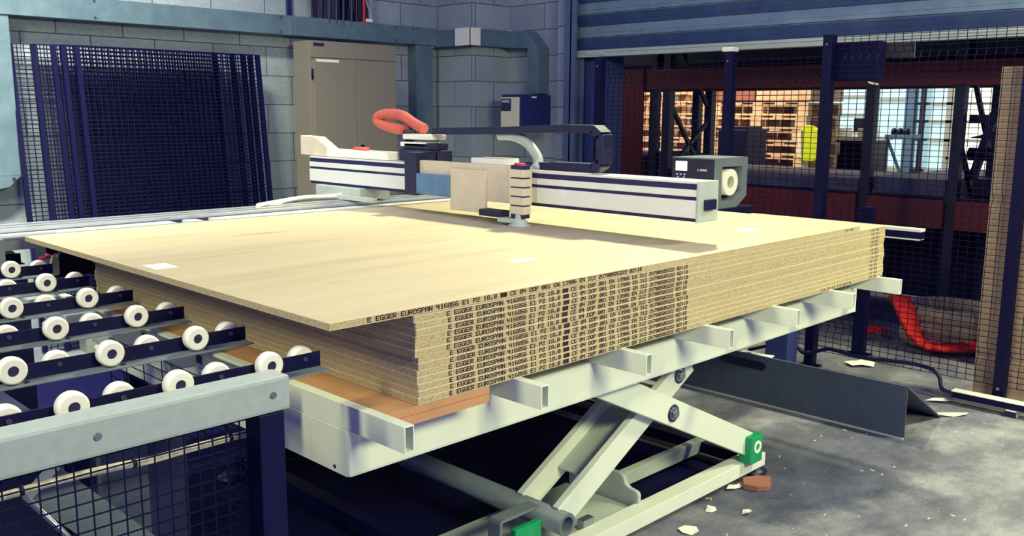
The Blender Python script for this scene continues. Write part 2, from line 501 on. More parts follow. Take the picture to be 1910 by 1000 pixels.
ZT = ZS+14*T+.0025
def sticker(cx, cy, ang, w, h, lab):
    c, s = math.cos(ang), math.sin(ang)
    pts = [(cx+c*a*w/2-s*b*h/2, cy+s*a*w/2+c*b*h/2) for a, b in ((-1, -1), (1, -1), (1, 1), (-1, 1))]
    o = MB().prism(pts, 'z', ZT+.0002, ZT+.0008).build('paper_label', 'paper')
    tag(o, lab, 'label', 'white labels on the top sheet')
sticker(-.178, 1.054, .0, .075, .105, 'white paper label on the top sheet at the end above the roller conveyor')
sticker(.755, .357, .0, .105, .05, 'white paper label on the top sheet halfway along the printed edge')
sticker(2.062, .272, .0, .125, .055, 'white paper label on the top sheet at the end near the label printer')

# ------------------------------------------------------------------ lift table
lt = thing('scissor_lift_table', 'white scissor lift table with protruding square tubes carrying the chipboard stack', 'lift table', (1.2, 1, 0))
TUBX = [-.124+.4805*i for i in range(7)]
for x in TUBX:
    MB().htube(x, x+.030, ZS-.068, ZS, -.109, 2.15, .0035).build('cross_tube', 'white_paint', lt, .0015)
ZB = ZS-.0685
m = MB().cbox(-.126, 2.83, .12, .17, ZB-.128, ZB, .009)
m.build('long_beam', 'white_paint', lt)
m = MB().cbox(-.126, 2.83, 1.90, 1.95, ZB-.128, ZB, .009)
m.build('long_beam', 'white_paint', lt)
m = MB().cbox(-.1262, -.116, .131, 1.94, ZB-.127, ZB-.001, .001)
e = m.build('end_plate', 'white_paint', lt)
MB().cyl((-.1275, .185, ZB-.112), (-.126, .185, ZB-.112), .0055, 12).build('bolt_hole', 'dark_hub', e)
MB().cbox(2.82, 2.832, .12, 1.95, ZB-.128, ZB-.001, .003).build('end_plate', 'white_paint', lt)
PVT, PVB, ROL = (1.441, .449), (.80, .190), (2.044, .162)     # scissor pin, foot pivot, roller (x, z)
def slab(p, q, w, y0, y1, ext0=0., ext1=0.):
    d = V((q[0]-p[0], q[1]-p[1])); d.normalize(); n = V((-d.y, d.x))
    a = V(p)-d*ext0; b = V(q)+d*ext1
    return MB().prism([a-n*w/2, b-n*w/2, b+n*w/2, a+n*w/2], 'y', y0, y1)
UPA = (1.441-(2.044-1.441)*.98, .449+(.449-.162)*.98)
UPB = (1.441+.64*.62+.05, .449+.259*.98)
# outer arms
for ya, yb in ((.195, .235), (1.80, 1.84)):
    slab(ROL, UPA, .105, ya, yb, .03, 0).build('outer_arm', 'white_paint', lt, .003)
# inner arms come in pairs with a web between
BL = (.855, .187); BU = (1.62, .612)
for pr in ((.245, .42), (1.62, 1.79)):
    for k, y in enumerate(pr):
        slab(BL, BU, .098, y, y+.03, 0, 0).build('inner_arm', 'white_paint', lt, .003)
    d = V((BU[0]-BL[0], BU[1]-BL[1])).normalized()
    a = V(BL)+d*.19; b = V(BL)+d*.70
    slab(a, b, .006, pr[0]+.03, pr[1]).build('arm_web', 'pale_grey', lt)
# pivot tube at the foot and the roller axle
MB().rev((BL[0]-.02, .205, BL[1]-.005), (BL[0]-.02, 1.84, BL[1]-.005), [(0, .029), (0, .042), (1.635, .042), (1.635, .029), (.02, .029), (0, .029)], 28).build('pivot_tube', 'mid_grey', lt)
MB().cyl((ROL[0], .2, ROL[1]), (ROL[0], 1.85, ROL[1]), .02, 16).build('roller_axle', 'steel', lt)
for x, z, y in ((PVT[0]-.005, PVT[1], .195), (1.543, .571, .245)):
    MB().cyl((x, y, z), (x, y-.006, z), .026, 20).cyl((x, y-.006, z), (x, y-.018, z), .017, 20).build('pivot_bolt', ['steel'], lt)
    MB().rev((x, y, z), (x, y-.004, z), [(0, .024), (.004, .034), (0, .036)], 20).build('washer', 'slate_grey', lt)
# base frame
ZR0, ZR1 = .032, .092
MB().cbox(.38, 2.18, .20, .275, ZR0, ZR1, .003).build('base_rail', 'white_paint', lt)
MB().cbox(.46, 2.18, 1.76, 1.835, ZR0, ZR1, .003).build('base_rail', 'black_steel', lt)  # rear rail and crossbars coloured dark to stand for shade under the table
MB().cbox(1.45, 2.18, .49, .53, ZR0, ZR1, .002).build('inner_rail', 'pale_grey', lt)
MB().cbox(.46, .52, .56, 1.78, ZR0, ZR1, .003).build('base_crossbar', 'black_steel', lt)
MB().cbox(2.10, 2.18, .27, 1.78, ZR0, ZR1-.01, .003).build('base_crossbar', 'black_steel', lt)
MB().box(.46, 1.30, .275, .62, .05, .078).build('floor_plate', 'pale_grey', lt)
# stepped gusset across the frame
g = [(.26, .06), (.26, .125), (.265, .135), (.275, .14), (.305, .145), (.325, .155), (.335, .18), (.345, .19), (.36, .195), (.62, .195), (.62, .06)]
MB().prism(g, 'x', 1.315, 1.335).build('gusset_plate', 'pale_grey', lt, .004)
MB().prism([(.27, .08), (.27, .12), (.30, .12), (.30, .08)], 'x', 1.0, 1.06).build('stop_bracket', 'steel', lt)
# foot guide: arched strap, green slide blocks
strap = [(.60, .092), (.60, .225), (.61, .236), (.80, .236), (.80, .226), (.615, .226), (.612, .22), (.612, .092)]
MB().prism(strap, 'y', .30, .36).build('guide_strap', 'mid_grey', lt, .003)
MB().cbox(.66, .79, .285, .31, .092, .19, .004).build('slide_block', 'green_plastic', lt)
MB().cbox(.40, .435, .22, .36, .092, .17, .003).build('end_bracket', 'mid_grey', lt)
gb = MB().cbox(ROL[0]-.055, ROL[0]+.045, .165, .225, ZR1-.002, ROL[1]+.052, .006).build('roller_block', 'green_plastic', lt)
MB().rev((ROL[0], .163, ROL[1]), (ROL[0], .30, ROL[1]), [(.02, .014), (0, .016), (0, .028), (.01, .028)], 24).build('bush', 'white_plastic', gb)
gb = MB().cbox(ROL[0]-.055, ROL[0]+.045, 1.84, 1.88, ZR1-.002, ROL[1]+.052, .006).build('roller_block', 'green_plastic', lt)
for x, y in ((2.14, .235), (2.14, 1.80), (.42, .235), (.42, 1.80)):
    MB().rev((x, y, 0), (x, y, .034), [(0, 1e-5), (0, .058), (.012, .06), (.02, .045), (.034, .03), (.034, 1e-5)], 24).build('rubber_foot', 'black_plastic', lt)
# brown protective boards lying between the tubes
bb = MB().cbox(-.090, .262, -.0, 2.0, ZS-.022, ZS-.0015, .001).cbox(-.090, .258, -.004, 2.0, ZS-.046, ZS-.0225, .001)
bb.box(-.09, .258, .175, 2.0, ZS-.068, ZS-.046)
tag(bb.build('packing_board', 'brown_board'), 'brown packing board under the chipboard stack, between the first two white tubes', 'board')

# ------------------------------------------------------------------ roller conveyor
rc = thing('roller_conveyor', 'grey roller conveyor with black rails and white wheels beside the chipboard stack', 'conveyor', (-.9, 1.2, 0))
wheel_v = MB().rev((0, 0, 0), (0, 1, 0), [(.004, 1e-5, 1), (.004, .0125, 1), (0, .0125, 0), (-.0, .018, 0), (.0, .027, 0), (.004, .0315, 0), (.014, .0325, 0), (.026, .0315, 0), (.03, .026, 0), (.03, .012, 0), (.03, 1e-5, 0)], 28, 0)
WH = None
def wheel(x, y, z, parent):
    global WH
    if WH is None:
        WH = wheel_v.build('wheel', ['white_plastic', 'dark_hub'], None); o = WH
    else:
        o = WH.copy(); COL.objects.link(o)
    o.parent = parent; o.location = V((x, y, z))
    return o
SCREW = None
def screw(loc, parent):
    global SCREW
    if SCREW is None:
        SCREW = MB().cyl((0, -.002, 0), (0, .002, 0), .0058, 10).build('screw', 'slate_grey', None); o = SCREW
    else:
        o = SCREW.copy(); COL.objects.link(o)
    o.parent = parent; o.location = V(loc)-(ORG[parent.name] if parent.name in ORG else V((0, 0, 0)))
    return o
for k in range(7):
    y = .126+.3655*k
    m = MB().box(-1.75, -.2, y, y+.004, .971, 1.008)
    m.box(-1.75, -.2, y-.046, y+.004, .967, .971, 1)
    r = m.build('rail', ['black_steel', 'mid_grey'], rc, .0006)
    ro = V((0, 0, 0))+ORG[rc.name]
    r.location = -ORG[rc.name]
    for j in range(7):
        wheel(-.355-.2225*j, y-.036, 1.005, r)
        wheel(-.2435-.2225*j, y+.008, .992, r)
    for j in range(14):
        x = -.2435-.11125*j
        screw((x, y-.002, .995), r)
        if j % 2:
            q = screw((x+.03, y-.025, .9735), r); q.rotation_euler = (PI/2, 0, 0)
    # white spacer pins reach to the next wheel on some axles
    if k in (1, 2, 3):
        pm = MB(); x = -.579; pm.cyl((x, y-.006, 1.005), (x, y+.055, 1.005), .008, 12); pm.build('axle_pin', 'white_plastic', r)
# end beam with rounded shoulders
m = MB().cbox(-1.75, -.376, -.02, .055, .934, 1.013, .008)
eb = m.build('end_beam', 'conveyor_grey', rc)
for x in (-.42, -.80, -1.3): MB().cyl((x, -.02, .975), (x, -.024, .975), .0075, 14).build('bolt_head', 'steel', eb)
for k in range(6):
    y = .126+.3655*k
    b_ = MB().cbox(-.345, -.242, y+.21, y+.36, .86, .91, .006).build('idler_block', 'pale_grey', rc)
    MB().box(-.318, -.300, y+.30, y+.308, .9101, .9106).build('slot', 'dark_hub', b_)
MB().box(-.225, -.20, .5, 2.15, .86, .885).build('edge_bar', 'mid_grey', rc)
for x in (-.55, -.86): MB().box(x-.17, x+.12, .40, .42, .30, .90).box(x-.2, x-.185, .40, .45, .3, .90).build('side_sheet', 'slate_grey', rc)
MB().cyl((-.52, .2, .90), (-.36, .62, .90), .009, 10).build('tie_rod', 'steel', rc)
for x in (-.80, -1.3):
    MB().cbox(x-.04, x+.04, .30, 2.14, .84, .90, .006).build('cross_beam', 'slate_grey', rc)
MB().box(-2.2, -.22, 2.19, 2.2, .12, .93).build('rear_sheet', 'slate_grey', rc)
MB().cbox(-.455, -.392, -.018, .045, 0, .9335, .004).build('leg', 'black_steel', rc)
MB().cbox(-1.60, -1.54, -.018, .045, 0, .9335, .004).build('leg', 'black_steel', rc)
MB().cbox(-.18, -.112, 2.14, 2.16, .93, 1.009, .003).build('back_plate', 'mid_grey', rc)
MB().cbox(-.40, -.32, 2.10, 2.12, .95, 1.10, .004).build('back_plate', 'mid_grey', rc)
MB().cyl((-.17, 2.05, 1.02), (-.17, 2.1, 1.02), .008, 10).cyl((-.22, 2.03, 1.02), (-.18, 2.05, 1.02), .006, 8).build('sensor', 'pink_plastic', rc)
MB().tube([(-.2, 1.98, .96), (-.19, 2.0, 1.0), (-.17, 2.03, 1.025), (-.14, 2.05, 1.03)], .005, 8).build('sensor_cable', 'hose_grey', rc)

# wire guard under the beam
gd = thing('wire_guard', 'black wire mesh guard fixed below the grey end beam of the roller conveyor', 'guard', (-.9, -.03, .3))
MB().wires((-1.702, .05, .28), (1, 0, 0), (0, 0, 1), 42, 22, .0325, .030, .0028).build('front_mesh', 'black_wire', gd)
MB().wires((-.3685, .055, .28), (0, 1, 0), (0, 0, 1), 9, 22, .12, .030, .0022).build('side_mesh', 'black_wire', gd)
cn = MB().tube([(-1.5, .09, .85), (-1.1, .09, .862), (-.95, .09, .862), (-.84, .09, .865), (-.73, .09, .862), (-.66, .09, .857), (-.57, .09, .859), (-.47, .09, .860), (-.41, .09, .860), (-.385, .10, .868), (-.39, .11, .885), (-.43, .11, .897), (-.47, .11, .905)], .0085, 10)
for x, z in ((-.91, .864), (-.69, .859), (-.47, .860)): cn.cyl((x-.004, .09, z), (x+.004, .09, z), .0105, 10, 1)
tag(cn.build('flexible_conduit', ['conduit_cream', 'black_plastic']), 'cream flexible conduit running behind the wire guard of the conveyor', 'conduit')
MB().cbox(-.69, -.58, .28, .34, 0, .86, .004).build('support_post', 'ramp_steel', rc)
MB().bar((-.84, .20, .83), (-.62, .20, .58), .05, .085, (0, 0, 1)).build('brace', 'mid_grey', rc)
MB().cyl((-.90, .15, .845), (-.70, .12, .55), .006, 8).build('tie_rod', 'steel', rc)
cr = thing('wire_crate', 'dark wire crate standing on the floor under the roller conveyor', 'crate', (-.1, 1.0, 0))
c2 = MB()
c2.wires((-.40, .62, .0), (0, 1, 0), (0, 0, 1), 27, 9, .03, .03, .003)
c2.wires((-.10, .62, .25), (0, 1, 0), (-1, 0, 0), 14, 6, .06, .06, .003)
c2.wires((-.10, .62, .0), (-1, 0, 0), (0, 0, 1), 12, 9, .03, .03, .003)
c2.build('basket', 'black_wire', cr)

# ------------------------------------------------------------------ guide rail behind the stack
gr = thing('guide_rail', 'aluminium guide rail running along the back edge of the chipboard stack', 'rail', (1.2, 2.35, 0))
XA, XB = -2.2, 3.6
MB().box(XA, XB, 2.27, 2.30, 1.10, 1.117).box(XA, XB, 2.315, 2.345, 1.09, 1.121).box(XA, XB, 2.37, 2.40, 1.08, 1.124).build('profile', 'aluminium', gr, .002)
MB().box(XA, XB, 2.25, 2.40, 1.045, 1.092).build('channel', 'groove_dark', gr)
m = MB()
for a, b in ((-.10, .402), (.468, .528), (.596, XB)): m.box(a, b, 2.15, 2.245, 1.09, 1.1015)
m.box(XA, XB, 2.155, 2.245, 1.045, 1.09, 1)
m.box(XA, -.10, 2.15, 2.2, 1.09, 1.096, 1).box(XA, -.1, 2.2, 2.245, 1.09, 1.1015)
m.build('cover_strip', ['alu_white', 'mid_grey'], gr)
MB().box(-.12, XB, 2.26, 2.39, .9, 1.0445).build('support_beam', 'black_steel', gr)
for x in (-2.0, .2, 1.9, 3.4): MB().cbox(x, x+.08, 2.28, 2.36, 0, .9 if x > 0 else 1.0445, .004).build('leg', 'black_steel', gr)
cb = MB().tube([(.92, 2.36, 1.127), (1.05, 2.40, 1.133), (1.25, 2.46, 1.14), (1.45, 2.44, 1.14), (1.62, 2.38, 1.17)], .013, 8)
tag(cb.build('white_cable', 'white_plastic'), 'white cable lying along the guide rail behind the stack', 'cable')

# ------------------------------------------------------------------ gantry
gt = thing('gantry_beam', 'white aluminium gantry with gripper head crossing above the chipboard stack', 'gantry', (1.56, 1.4, 1.1))
GX, GY0, GY1, GZ0, GZ1 = 1.5, .17, 2.78, 1.19, 1.342
m = MB().cbox(GX+.004, GX+.124, GY0, GY1, GZ0, GZ1, .003, 1)
m.box(GX, GX+.128, GY0, GY1, GZ1-.008, GZ1+.001)
m.box(GX-.001, GX+.126, GY0, GY1, GZ1-.057, GZ1-.030)
m.box(GX-.002, GX+.126, GY0, GY1, GZ0+.014, GZ1-.070)
m.build('beam', ['alu_white', 'groove_dark'], gt, .0015)
ec = MB().cbox(GX-.003, GX+.13, GY0-.012, GY0, GZ0-.002, GZ1+.002, .003)
eco = ec.build('end_cap', 'pale_grey', gt)
MB().cbox(GX+.03, GX+.095, GY0-.03, GY0-.012, GZ0+.045, GZ0+.085, .004).build('limit_switch', 'black_plastic', eco)
# cable cover on top, over the guide rail
MB().cbox(GX+.01, GX+.11, 2.07, 2.62, GZ1+.003, GZ1+.045, .006).build('top_cover', 'white_plastic', gt)
MB().prism([(2.60, GZ1+.003), (2.60, GZ1+.04), (2.75, GZ1+.11), (2.9, GZ1+.115), (2.9, GZ1+.003)], 'x', GX+.02, GX+.09).build('drive_cover', 'beige_plastic', gt, .004)
MB().cyl((GX+.06, 2.30, GZ1+.052), (GX+.06, 2.42, GZ1+.052), .012, 12).build('air_coupling', 'hose_salmon', gt)
# foot that runs on the rail
MB().cbox(GX-.03, GX+.17, 2.26, 2.68, 1.127, GZ0-.001, .005).build('trolley_foot', 'pale_grey', gt)
MB().cbox(GX-.06, GX-.035, 2.10, 2.55, 1.125, 1.15, .003).build('rail_wiper', 'pale_grey', gt)
# head carriage in front of the beam
MB().cbox(1.455, 1.499, 1.02, 1.80, GZ0+.005, GZ1+.02, .004).build('carriage_plate', 'beige_plastic', gt)
MB().cbox(1.43, 1.455, 1.50, 1.74, 1.20, 1.30, .004).build('valve_block', 'column_blue', gt)
MB().cbox(1.44, 1.456, 1.26, 1.50, 1.14, 1.335, .004).build('side_panel', 'beige_plastic', gt)
MB().cbox(1.43, 1.56, 1.74, 1.83, 1.19, 1.40, .004).build('motor_housing', 'black_plastic', gt)
MB().cbox(1.50, 1.60, 1.20, 1.42, GZ1+.003, GZ1+.045, .004).build('terminal_box', 'white_plastic', gt)
gp = MB()
for k in range(5): gp.cbox(1.405, 1.455, .985, 1.07, 1.158+k*.04, 1.192+k*.04, .003)
gp.box(1.41, 1.452, .99, 1.066, 1.14, 1.37, 1)
gp.build('gripper_column', ['beige_plastic', 'groove_dark'], gt)
MB().cbox(1.40, 1.46, 1.12, 1.26, 1.135, 1.165, .004).build('label_arm', 'black_plastic', gt)
MB().cbox(1.39, 1.45, 1.02, 1.13, 1.118, 1.138, .003).build('label_tamp', 'pale_grey', gt)
MB().rev((1.42, 1.02, 1.1045), (1.42, 1.02, 1.16), [(0, 1e-5), (0, .05), (.006, .052), (.014, .034), (.024, .036), (.032, .022), (.055, .018), (.055, 1e-5)], 28).build('suction_cup', 'hose_grey', gt)
MB().cyl((1.43, 1.0, 1.372), (1.43, 1.06, 1.372), .007, 10).build('air_fitting', 'pink_plastic', gt)
# energy chain loop behind the beam top
m = MB()
link = [(1.80, 1.50), (1.3, 1.512), (.92, 1.528), (.76, 1.527), (.72, 1.50), (.715, 1.44), (.72, 1.385), (.76, 1.362), (1.0, 1.36), (1.15, 1.358)]
for (a, b) in zip(link, link[1:]):
    L = math.hypot(b[0]-a[0], b[1]-a[1]); n = max(1, round(L/.05))
    for k in range(n):
        p = [a[0]+(b[0]-a[0])*k/n, a[1]+(b[1]-a[1])*k/n]; q = [a[0]+(b[0]-a[0])*(k+1)/n, a[1]+(b[1]-a[1])*(k+1)/n]
        d = V((0, q[0]-p[0], q[1]-p[1])); P = V((1.62, p[0], p[1]))-d*.06; Q = V((1.62, q[0], q[1]))+d*.02
        m.bar(P, Q, .07, .034 if a[0] > .8 else .04, V((1, 0, 0)).cross(d), 0)
m.build('energy_chain', 'black_plastic', gt, .002)
MB().cbox(1.57, 1.67, 1.74, 2.05, 1.345, 1.405, .006).cbox(1.58, 1.66, 1.76, 2.02, 1.405, 1.44, .006).build('head_motor', 'black_plastic', gt)
MB().cbox(1.58, 1.68, 1.80, 2.03, 1.455, 1.482, .005).cbox(1.58, 1.68, 1.84, 2.05, 1.418, 1.442, .005).build('chain_bracket', 'white_plastic', gt)
MB().cbox(1.60, 1.66, 2.03, 2.09, 1.345, 1.50, .004).build('chain_post', 'slate_grey', gt)
MB().tube([(1.62, 1.35, 1.488), (1.62, 1.27, 1.488), (1.62, 1.19, 1.468), (1.62, 1.13, 1.425), (1.61, 1.09, 1.38), (1.58, 1.08, 1.345)], .023, 12).build('vacuum_hose', 'hose_grey', gt)
MB().tube([(1.62, 1.90, 1.508), (1.62, 1.98, 1.535), (1.62, 2.08, 1.575), (1.62, 2.2, 1.583), (1.62, 2.28, 1.57), (1.62, 2.29, 1.545), (1.62, 2.22, 1.52), (1.62, 2.12, 1.505), (1.61, 2.05, 1.50)], .027, 12).build('air_hose', 'hose_salmon', gt)

# ------------------------------------------------------------------ label printer on its stand
pr = thing('label_printer', 'black and grey label printer with lit screen behind the gantry end', 'printer', (3.1, 1.2, 1.04))
PX0, PX1, PY0, PY1, PZ0, PZ1 = 2.93, 3.27, 1.005, 1.285, 1.075, 1.355
ph = [(PX0, PZ1), (PX1, PZ1), (PX1, PZ0+.06), (PX1-.10, PZ0), (PX0, PZ0)]
hole = [(PX0+.075, PZ1-.05), (PX1-.055, PZ1-.05), (PX1-.055, PZ0+.085), (PX1-.12, PZ0+.04), (PX0+.075, PZ0+.04)]
m = MB()
n = 5
m.add([(p[0], PY0, p[1]) for p in ph]+[(p[0], PY0, p[1]) for p in hole]+[(p[0], PY0+.17, p[1]) for p in hole]+[(p[0], PY1, p[1]) for p in ph],
      [(i, (i+1) % n, n+(i+1) % n, n+i) for i in range(n)]+[(n+i, n+(i+1) % n, 2*n+(i+1) % n, 2*n+i) for i in range(n)]
      + [tuple(range(2*n, 3*n))]+[tuple(range(3*n, 4*n))]+[(i, (i+1) % n, 3*n+(i+1) % n, 3*n+i) for i in range(n)])
m.build('housing', 'mid_grey', pr)
MB().cbox(PX0-.008, PX0-.0005, PY0+.004, PY1-.003, PZ0+.01, PZ1-.006, .003).build('front_panel', 'black_plastic', pr)
sc_ = MB().box(PX0-.011, PX0-.0085, PY1-.105, PY1-.03, PZ1-.075, PZ1-.022).build('screen', 'lcd_screen', pr)
m = MB()
for k in range(3): m.box(PX0-.010, PX0-.0085, PY1-.045-.025*k, PY1-.034-.025*k, PZ1-.098, PZ1-.092)
m.box(PX0-.010, PX0-.0085, PY1-.07, PY1-.06, PZ1-.125, PZ1-.119).box(PX0-.010, PX0-.0085, PY1-.05, PY1-.042, PZ1-.113, PZ1-.108).box(PX0-.010, PX0-.0085, PY1-.09, PY1-.082, PZ1-.113, PZ1-.108)
m.build('button', 'ui_blue', pr)
MB().box(PX0-.010, PX0-.0085, PY0+.045, PY0+.09, PZ1-.072, PZ1-.062).box(PX0-.010, PX0-.0085, PY0+.10, PY0+.106, PZ1-.073, PZ1-.063).build('badge', 'pale_grey', pr)
xr, zr = (PX0+PX1)/2+.03, (PZ0+PZ1)/2+.0
MB().rev((xr, PY0+.02, zr), (xr, PY0+.16, zr), [(0, .035), (0, .075), (.13, .075), (.13, .035), (0, .035)], 28).build('label_roll', 'paper', pr)
ps = thing('printer_stand', 'slate-blue steel pedestal behind the wedge guard, carrying the label printer on an arm', 'stand', (3.72, 1.0, 0))
MB().cbox(2.90, 3.32, .98, 1.30, 1.03, 1.074, .004).build('shelf', 'black_steel', ps)
MB().cbox(3.06, 3.12, 1.06, 1.12, .941, 1.029, .003).build('post', 'black_steel', ps)
MB().cbox(3.05, 3.79, 1.0, 1.12, .90, .94, .004).build('arm', 'black_steel', ps)
MB().cbox(3.66, 3.79, .90, 1.05, .012, .899, .005).build('column', 'pier_dark', ps)
MB().cbox(3.62, 3.83, .87, 1.09, 0, .012, .003).build('base_plate', 'pier_dark', ps)

# ------------------------------------------------------------------ fence
FX = 4.0
def post(y, zt, lab, x=FX):
    p = thing('fence_post', lab, 'post', (x, y, 0), 'black posts of the safety fence')
    MB().cbox(x-.03, x+.03, y-.03, y+.03, .008, zt, .003).build('shaft', 'black_steel', p)
    MB().cbox(x-.05, x+.05, y-.06, y+.06, 0, .008, .002).build('foot_plate', 'black_steel', p)
    MB().cyl((x-.03, y-.0, .10), (x-.042, y-.0, .10), .009, 12).build('bolt', 'steel', p)
    MB().cyl((x-.03, y-.0, zt-.06), (x-.04, y, zt-.06), .006, 10).build('bolt', 'steel', p)
    return p
post(2.71, 2.0, 'black fence post standing beside the shutter guide')
pm_ = post(1.60, 2.0, 'black fence post behind the label printer, with a white switch on top')
MB().cbox(FX-.05, FX+.03, 1.56, 1.64, 2.0, 2.028, .005).build('door_switch', 'white_plastic', pm_)
post(.915, 2.075, 'tall black fence post between the pallets and the bright windows, with clamp')
post(-.215, 2.075, 'black fence post in front of the wooden plank')
def panel(y0, y1, z0, z1, lab, dz=.033, dy=.05):
    g = thing('mesh_fence', lab, 'fence panel', (FX, (y0+y1)/2, z0), 'black mesh panels of the safety fence')
    m = MB(); nv = int((y1-y0)/dy)+1; nh = int((z1-z0)/dz)+1
    folds = (z0+.16, (z0+z1)/2+.05, z1-.12)
    def xz(z):
        for f in folds:
            if abs(z-f) < .05: return FX+.030*(1-abs(z-f)/.05)
        return FX
    for i in range(nv):
        y = y0+i*dy; zs = sorted(set([z0, z1-.01]+[f+d for f in folds for d in (-.05, 0, .05)]))
        pts = [V((xz(z), y, z)) for z in zs]
        for a, b in zip(pts, pts[1:]): m.bar(a, b, .0032, .0032, (0, 1, 0))
    for j in range(nh):
        z = z0+j*dz; m.bar((xz(z)-.0032, y0, z), (xz(z)-.0032, y1, z), .0034, .0034)
    m.build('wire_mesh', 'black_wire', g)
    return g
panel(1.635, 2.675, .10, 1.96, 'black mesh fence panel between the shutter guide and the post behind the printer')
panel(.95, 1.565, .10, 1.96, 'narrow black mesh fence panel between the switch post and the tall post')
panel(-.18, .88, .11, 2.08, 'wide black mesh fence panel in front of the bright windows and the red netting')
panel(-1.0, -.25, .11, 2.08, 'black mesh fence panel past the plank at the edge of the frame')
cx = thing('gate_switch_box', 'dark switch box fixed high behind the mesh beside the tall fence post', 'switch box', (4.1, .78, 1.8))
MB().cbox(4.06, 4.16, .63, .93, 1.80, 2.03, .006).build('housing', 'black_steel', cx)
MB().tube([(4.05, .68, 1.79), (4.05, .66, 1.782), (4.05, .62, 1.775)], .006, 8).build('latch_wire', 'white_plastic', cx)
# second post in the shutter opening
p2 = thing('door_post', 'black post with bolted foot behind the mesh below the shutter', 'post', (4.5, .82, 0))
MB().cbox(4.47, 4.53, .78, .86, .008, 1.0, .003).build('shaft', 'black_steel', p2)
MB().cbox(4.44, 4.56, .75, .89, 0, .008, .002).build('foot_plate', 'black_steel', p2)

pk = MB().cbox(4.055, 4.085, -.62, -.055, .005, 1.857, .002)
tag(pk.build('wooden_plank', 'plank_wood'), 'tall pale brown wooden board standing upright behind the fence post', 'plank')

# white aluminium trunking above the fence foot and trunking on the floor
tr = thing('cable_trunking', 'white aluminium cable trunking running along the fence behind the stack', 'trunking', (3.86, .75, .94))
MB().cbox(3.83, 3.90, .22, 1.62, .945, .962, .002).build('lid', 'white_plastic', tr)
MB().box(3.835, 3.895, .22, 1.62, .905, .944).box(3.828, 3.9, .225, 1.62, .898, .905, 1).build('body', ['black_steel', 'white_plastic'], tr)
m = MB()
for y in (.915, 1.60): MB().box(3.895, 3.9695, y-.02, y+.02, .91, .93).build('bracket', 'black_steel', tr)
ft = thing('floor_trunking', 'white-topped cable trunking on a small bracket near the floor by the plank', 'trunking', (3.83, -.4, 0))
MB().cbox(3.815, 3.885, -1.2, -.02, .075, .081, .002).build('lid', 'white_plastic', ft)
MB().box(3.815, 3.88, -1.2, -.025, .042, .075).box(3.812, 3.885, -1.2, -.025, .038, .042, 1).build('body', ['black_steel', 'mid_grey'], ft)
MB().box(3.80, 3.865, -.36, -.31, 0, .038).box(3.798, 3.80, -.365, -.305, .003, .036, 1).build('bracket', ['white_plastic', 'black_plastic'], ft)
bc = MB().tube([(3.9, 1.3, .05), (3.92, 1.05, .14), (3.925, .97, .12), (3.93, .93, .095), (3.93, .88, .10), (3.93, .82, .13), (3.93, .76, .15), (3.93, .69, .148), (3.93, .57, .137), (3.93, .41, .147), (3.93, .28, .158), (3.93, .19, .157), (3.92, .12, .148), (3.91, .08, .115), (3.89, .06, .07), (3.87, .03, .055), (3.86, -.02, .058)], .0115, 10)
tag(bc.build('black_cable', 'black_plastic'), 'thick black cable looping along the foot of the mesh fence', 'cable')

# dark wedge ramp
rp = thing('wedge_guard', 'dark steel wedge-shaped floor guard lying between lift table and fence', 'guard', (3.2, .6, 0))
Y0, Y1 = -.072, 1.62
m = MB()
t = .006; H = .272
m.prism([(3.055, 0), (3.055, H), (3.061, H), (3.061, 0)], 'y', Y0, Y1)
m.prism([(3.055, H), (3.061, H+.001), (3.545, .004), (3.55, 0), (3.538, 0), (3.058, H-.007)], 'y', Y0, Y1)
m.build('folded_sheet', 'ramp_steel', rp)
MB().box(3.044, 3.0548, Y0, Y1, 0.0, .007).build('floor_flange', 'pale_grey', rp)
m = MB(); zz = .215
m.prism([(.72, zz-.022), (.70, zz), (.72, zz+.022), (.98, zz+.022), (1.0, zz), (.98, zz-.022)], 'x', 3.05, 3.0549)
m.build('hand_slot', 'black_plastic', rp)
def crumple(pts, z, name, lab, cat, mat, lift=.012, grp=None):
    b = MB(); n = len(pts); c = (sum(p[0] for p in pts)/n, sum(p[1] for p in pts)/n)
    ring = [(p[0], p[1], z+.001+random.uniform(0, lift)) for p in pts]; mid = [((p[0]+c[0])/2, (p[1]+c[1])/2, z+random.uniform(.001, lift)) for p in pts]
    vs = ring+mid+[(c[0], c[1], z+lift*.7)]
    up = [(v[0], v[1], v[2]+.0015) for v in vs]
    fs = []
    for i in range(n):
        j = (i+1) % n
        fs += [(i, j, n+j, n+i), (n+i, n+j, 2*n)]
    m2 = len(vs)
    allf = [f for f in fs]+[tuple(q+m2 for q in f[::-1]) for f in fs]+[(i, (i+1) % n, m2+(i+1) % n, m2+i) for i in range(n)]
    b.add(vs+up, allf)
    return tag(b.build(name, mat), lab, cat, grp)
crumple([(3.07, .90), (3.075, .82), (3.07, .76), (3.075, .68), (3.12, .69), (3.13, .78), (3.12, .88)], .250, 'crumpled_paper', 'crumpled cream paper lying on top of the dark wedge guard', 'paper', 'paper', .03)
crumple([(4.20, .78), (4.26, .75), (4.33, .70), (4.30, .62), (4.24, .60), (4.20, .66), (4.14, .70)], 0, 'paper_scrap', 'torn white paper scrap on the floor at the fence foot under the black cable', 'paper', 'paper', .03, 'scraps on the concrete floor')
crumple([(3.77, .10), (3.84, .07), (3.90, .04), (3.87, -.02), (3.80, .0), (3.78, .05)], 0, 'paper_scrap', 'white paper scrap at the end of the floor trunking', 'paper', 'paper', .02, 'scraps on the concrete floor')
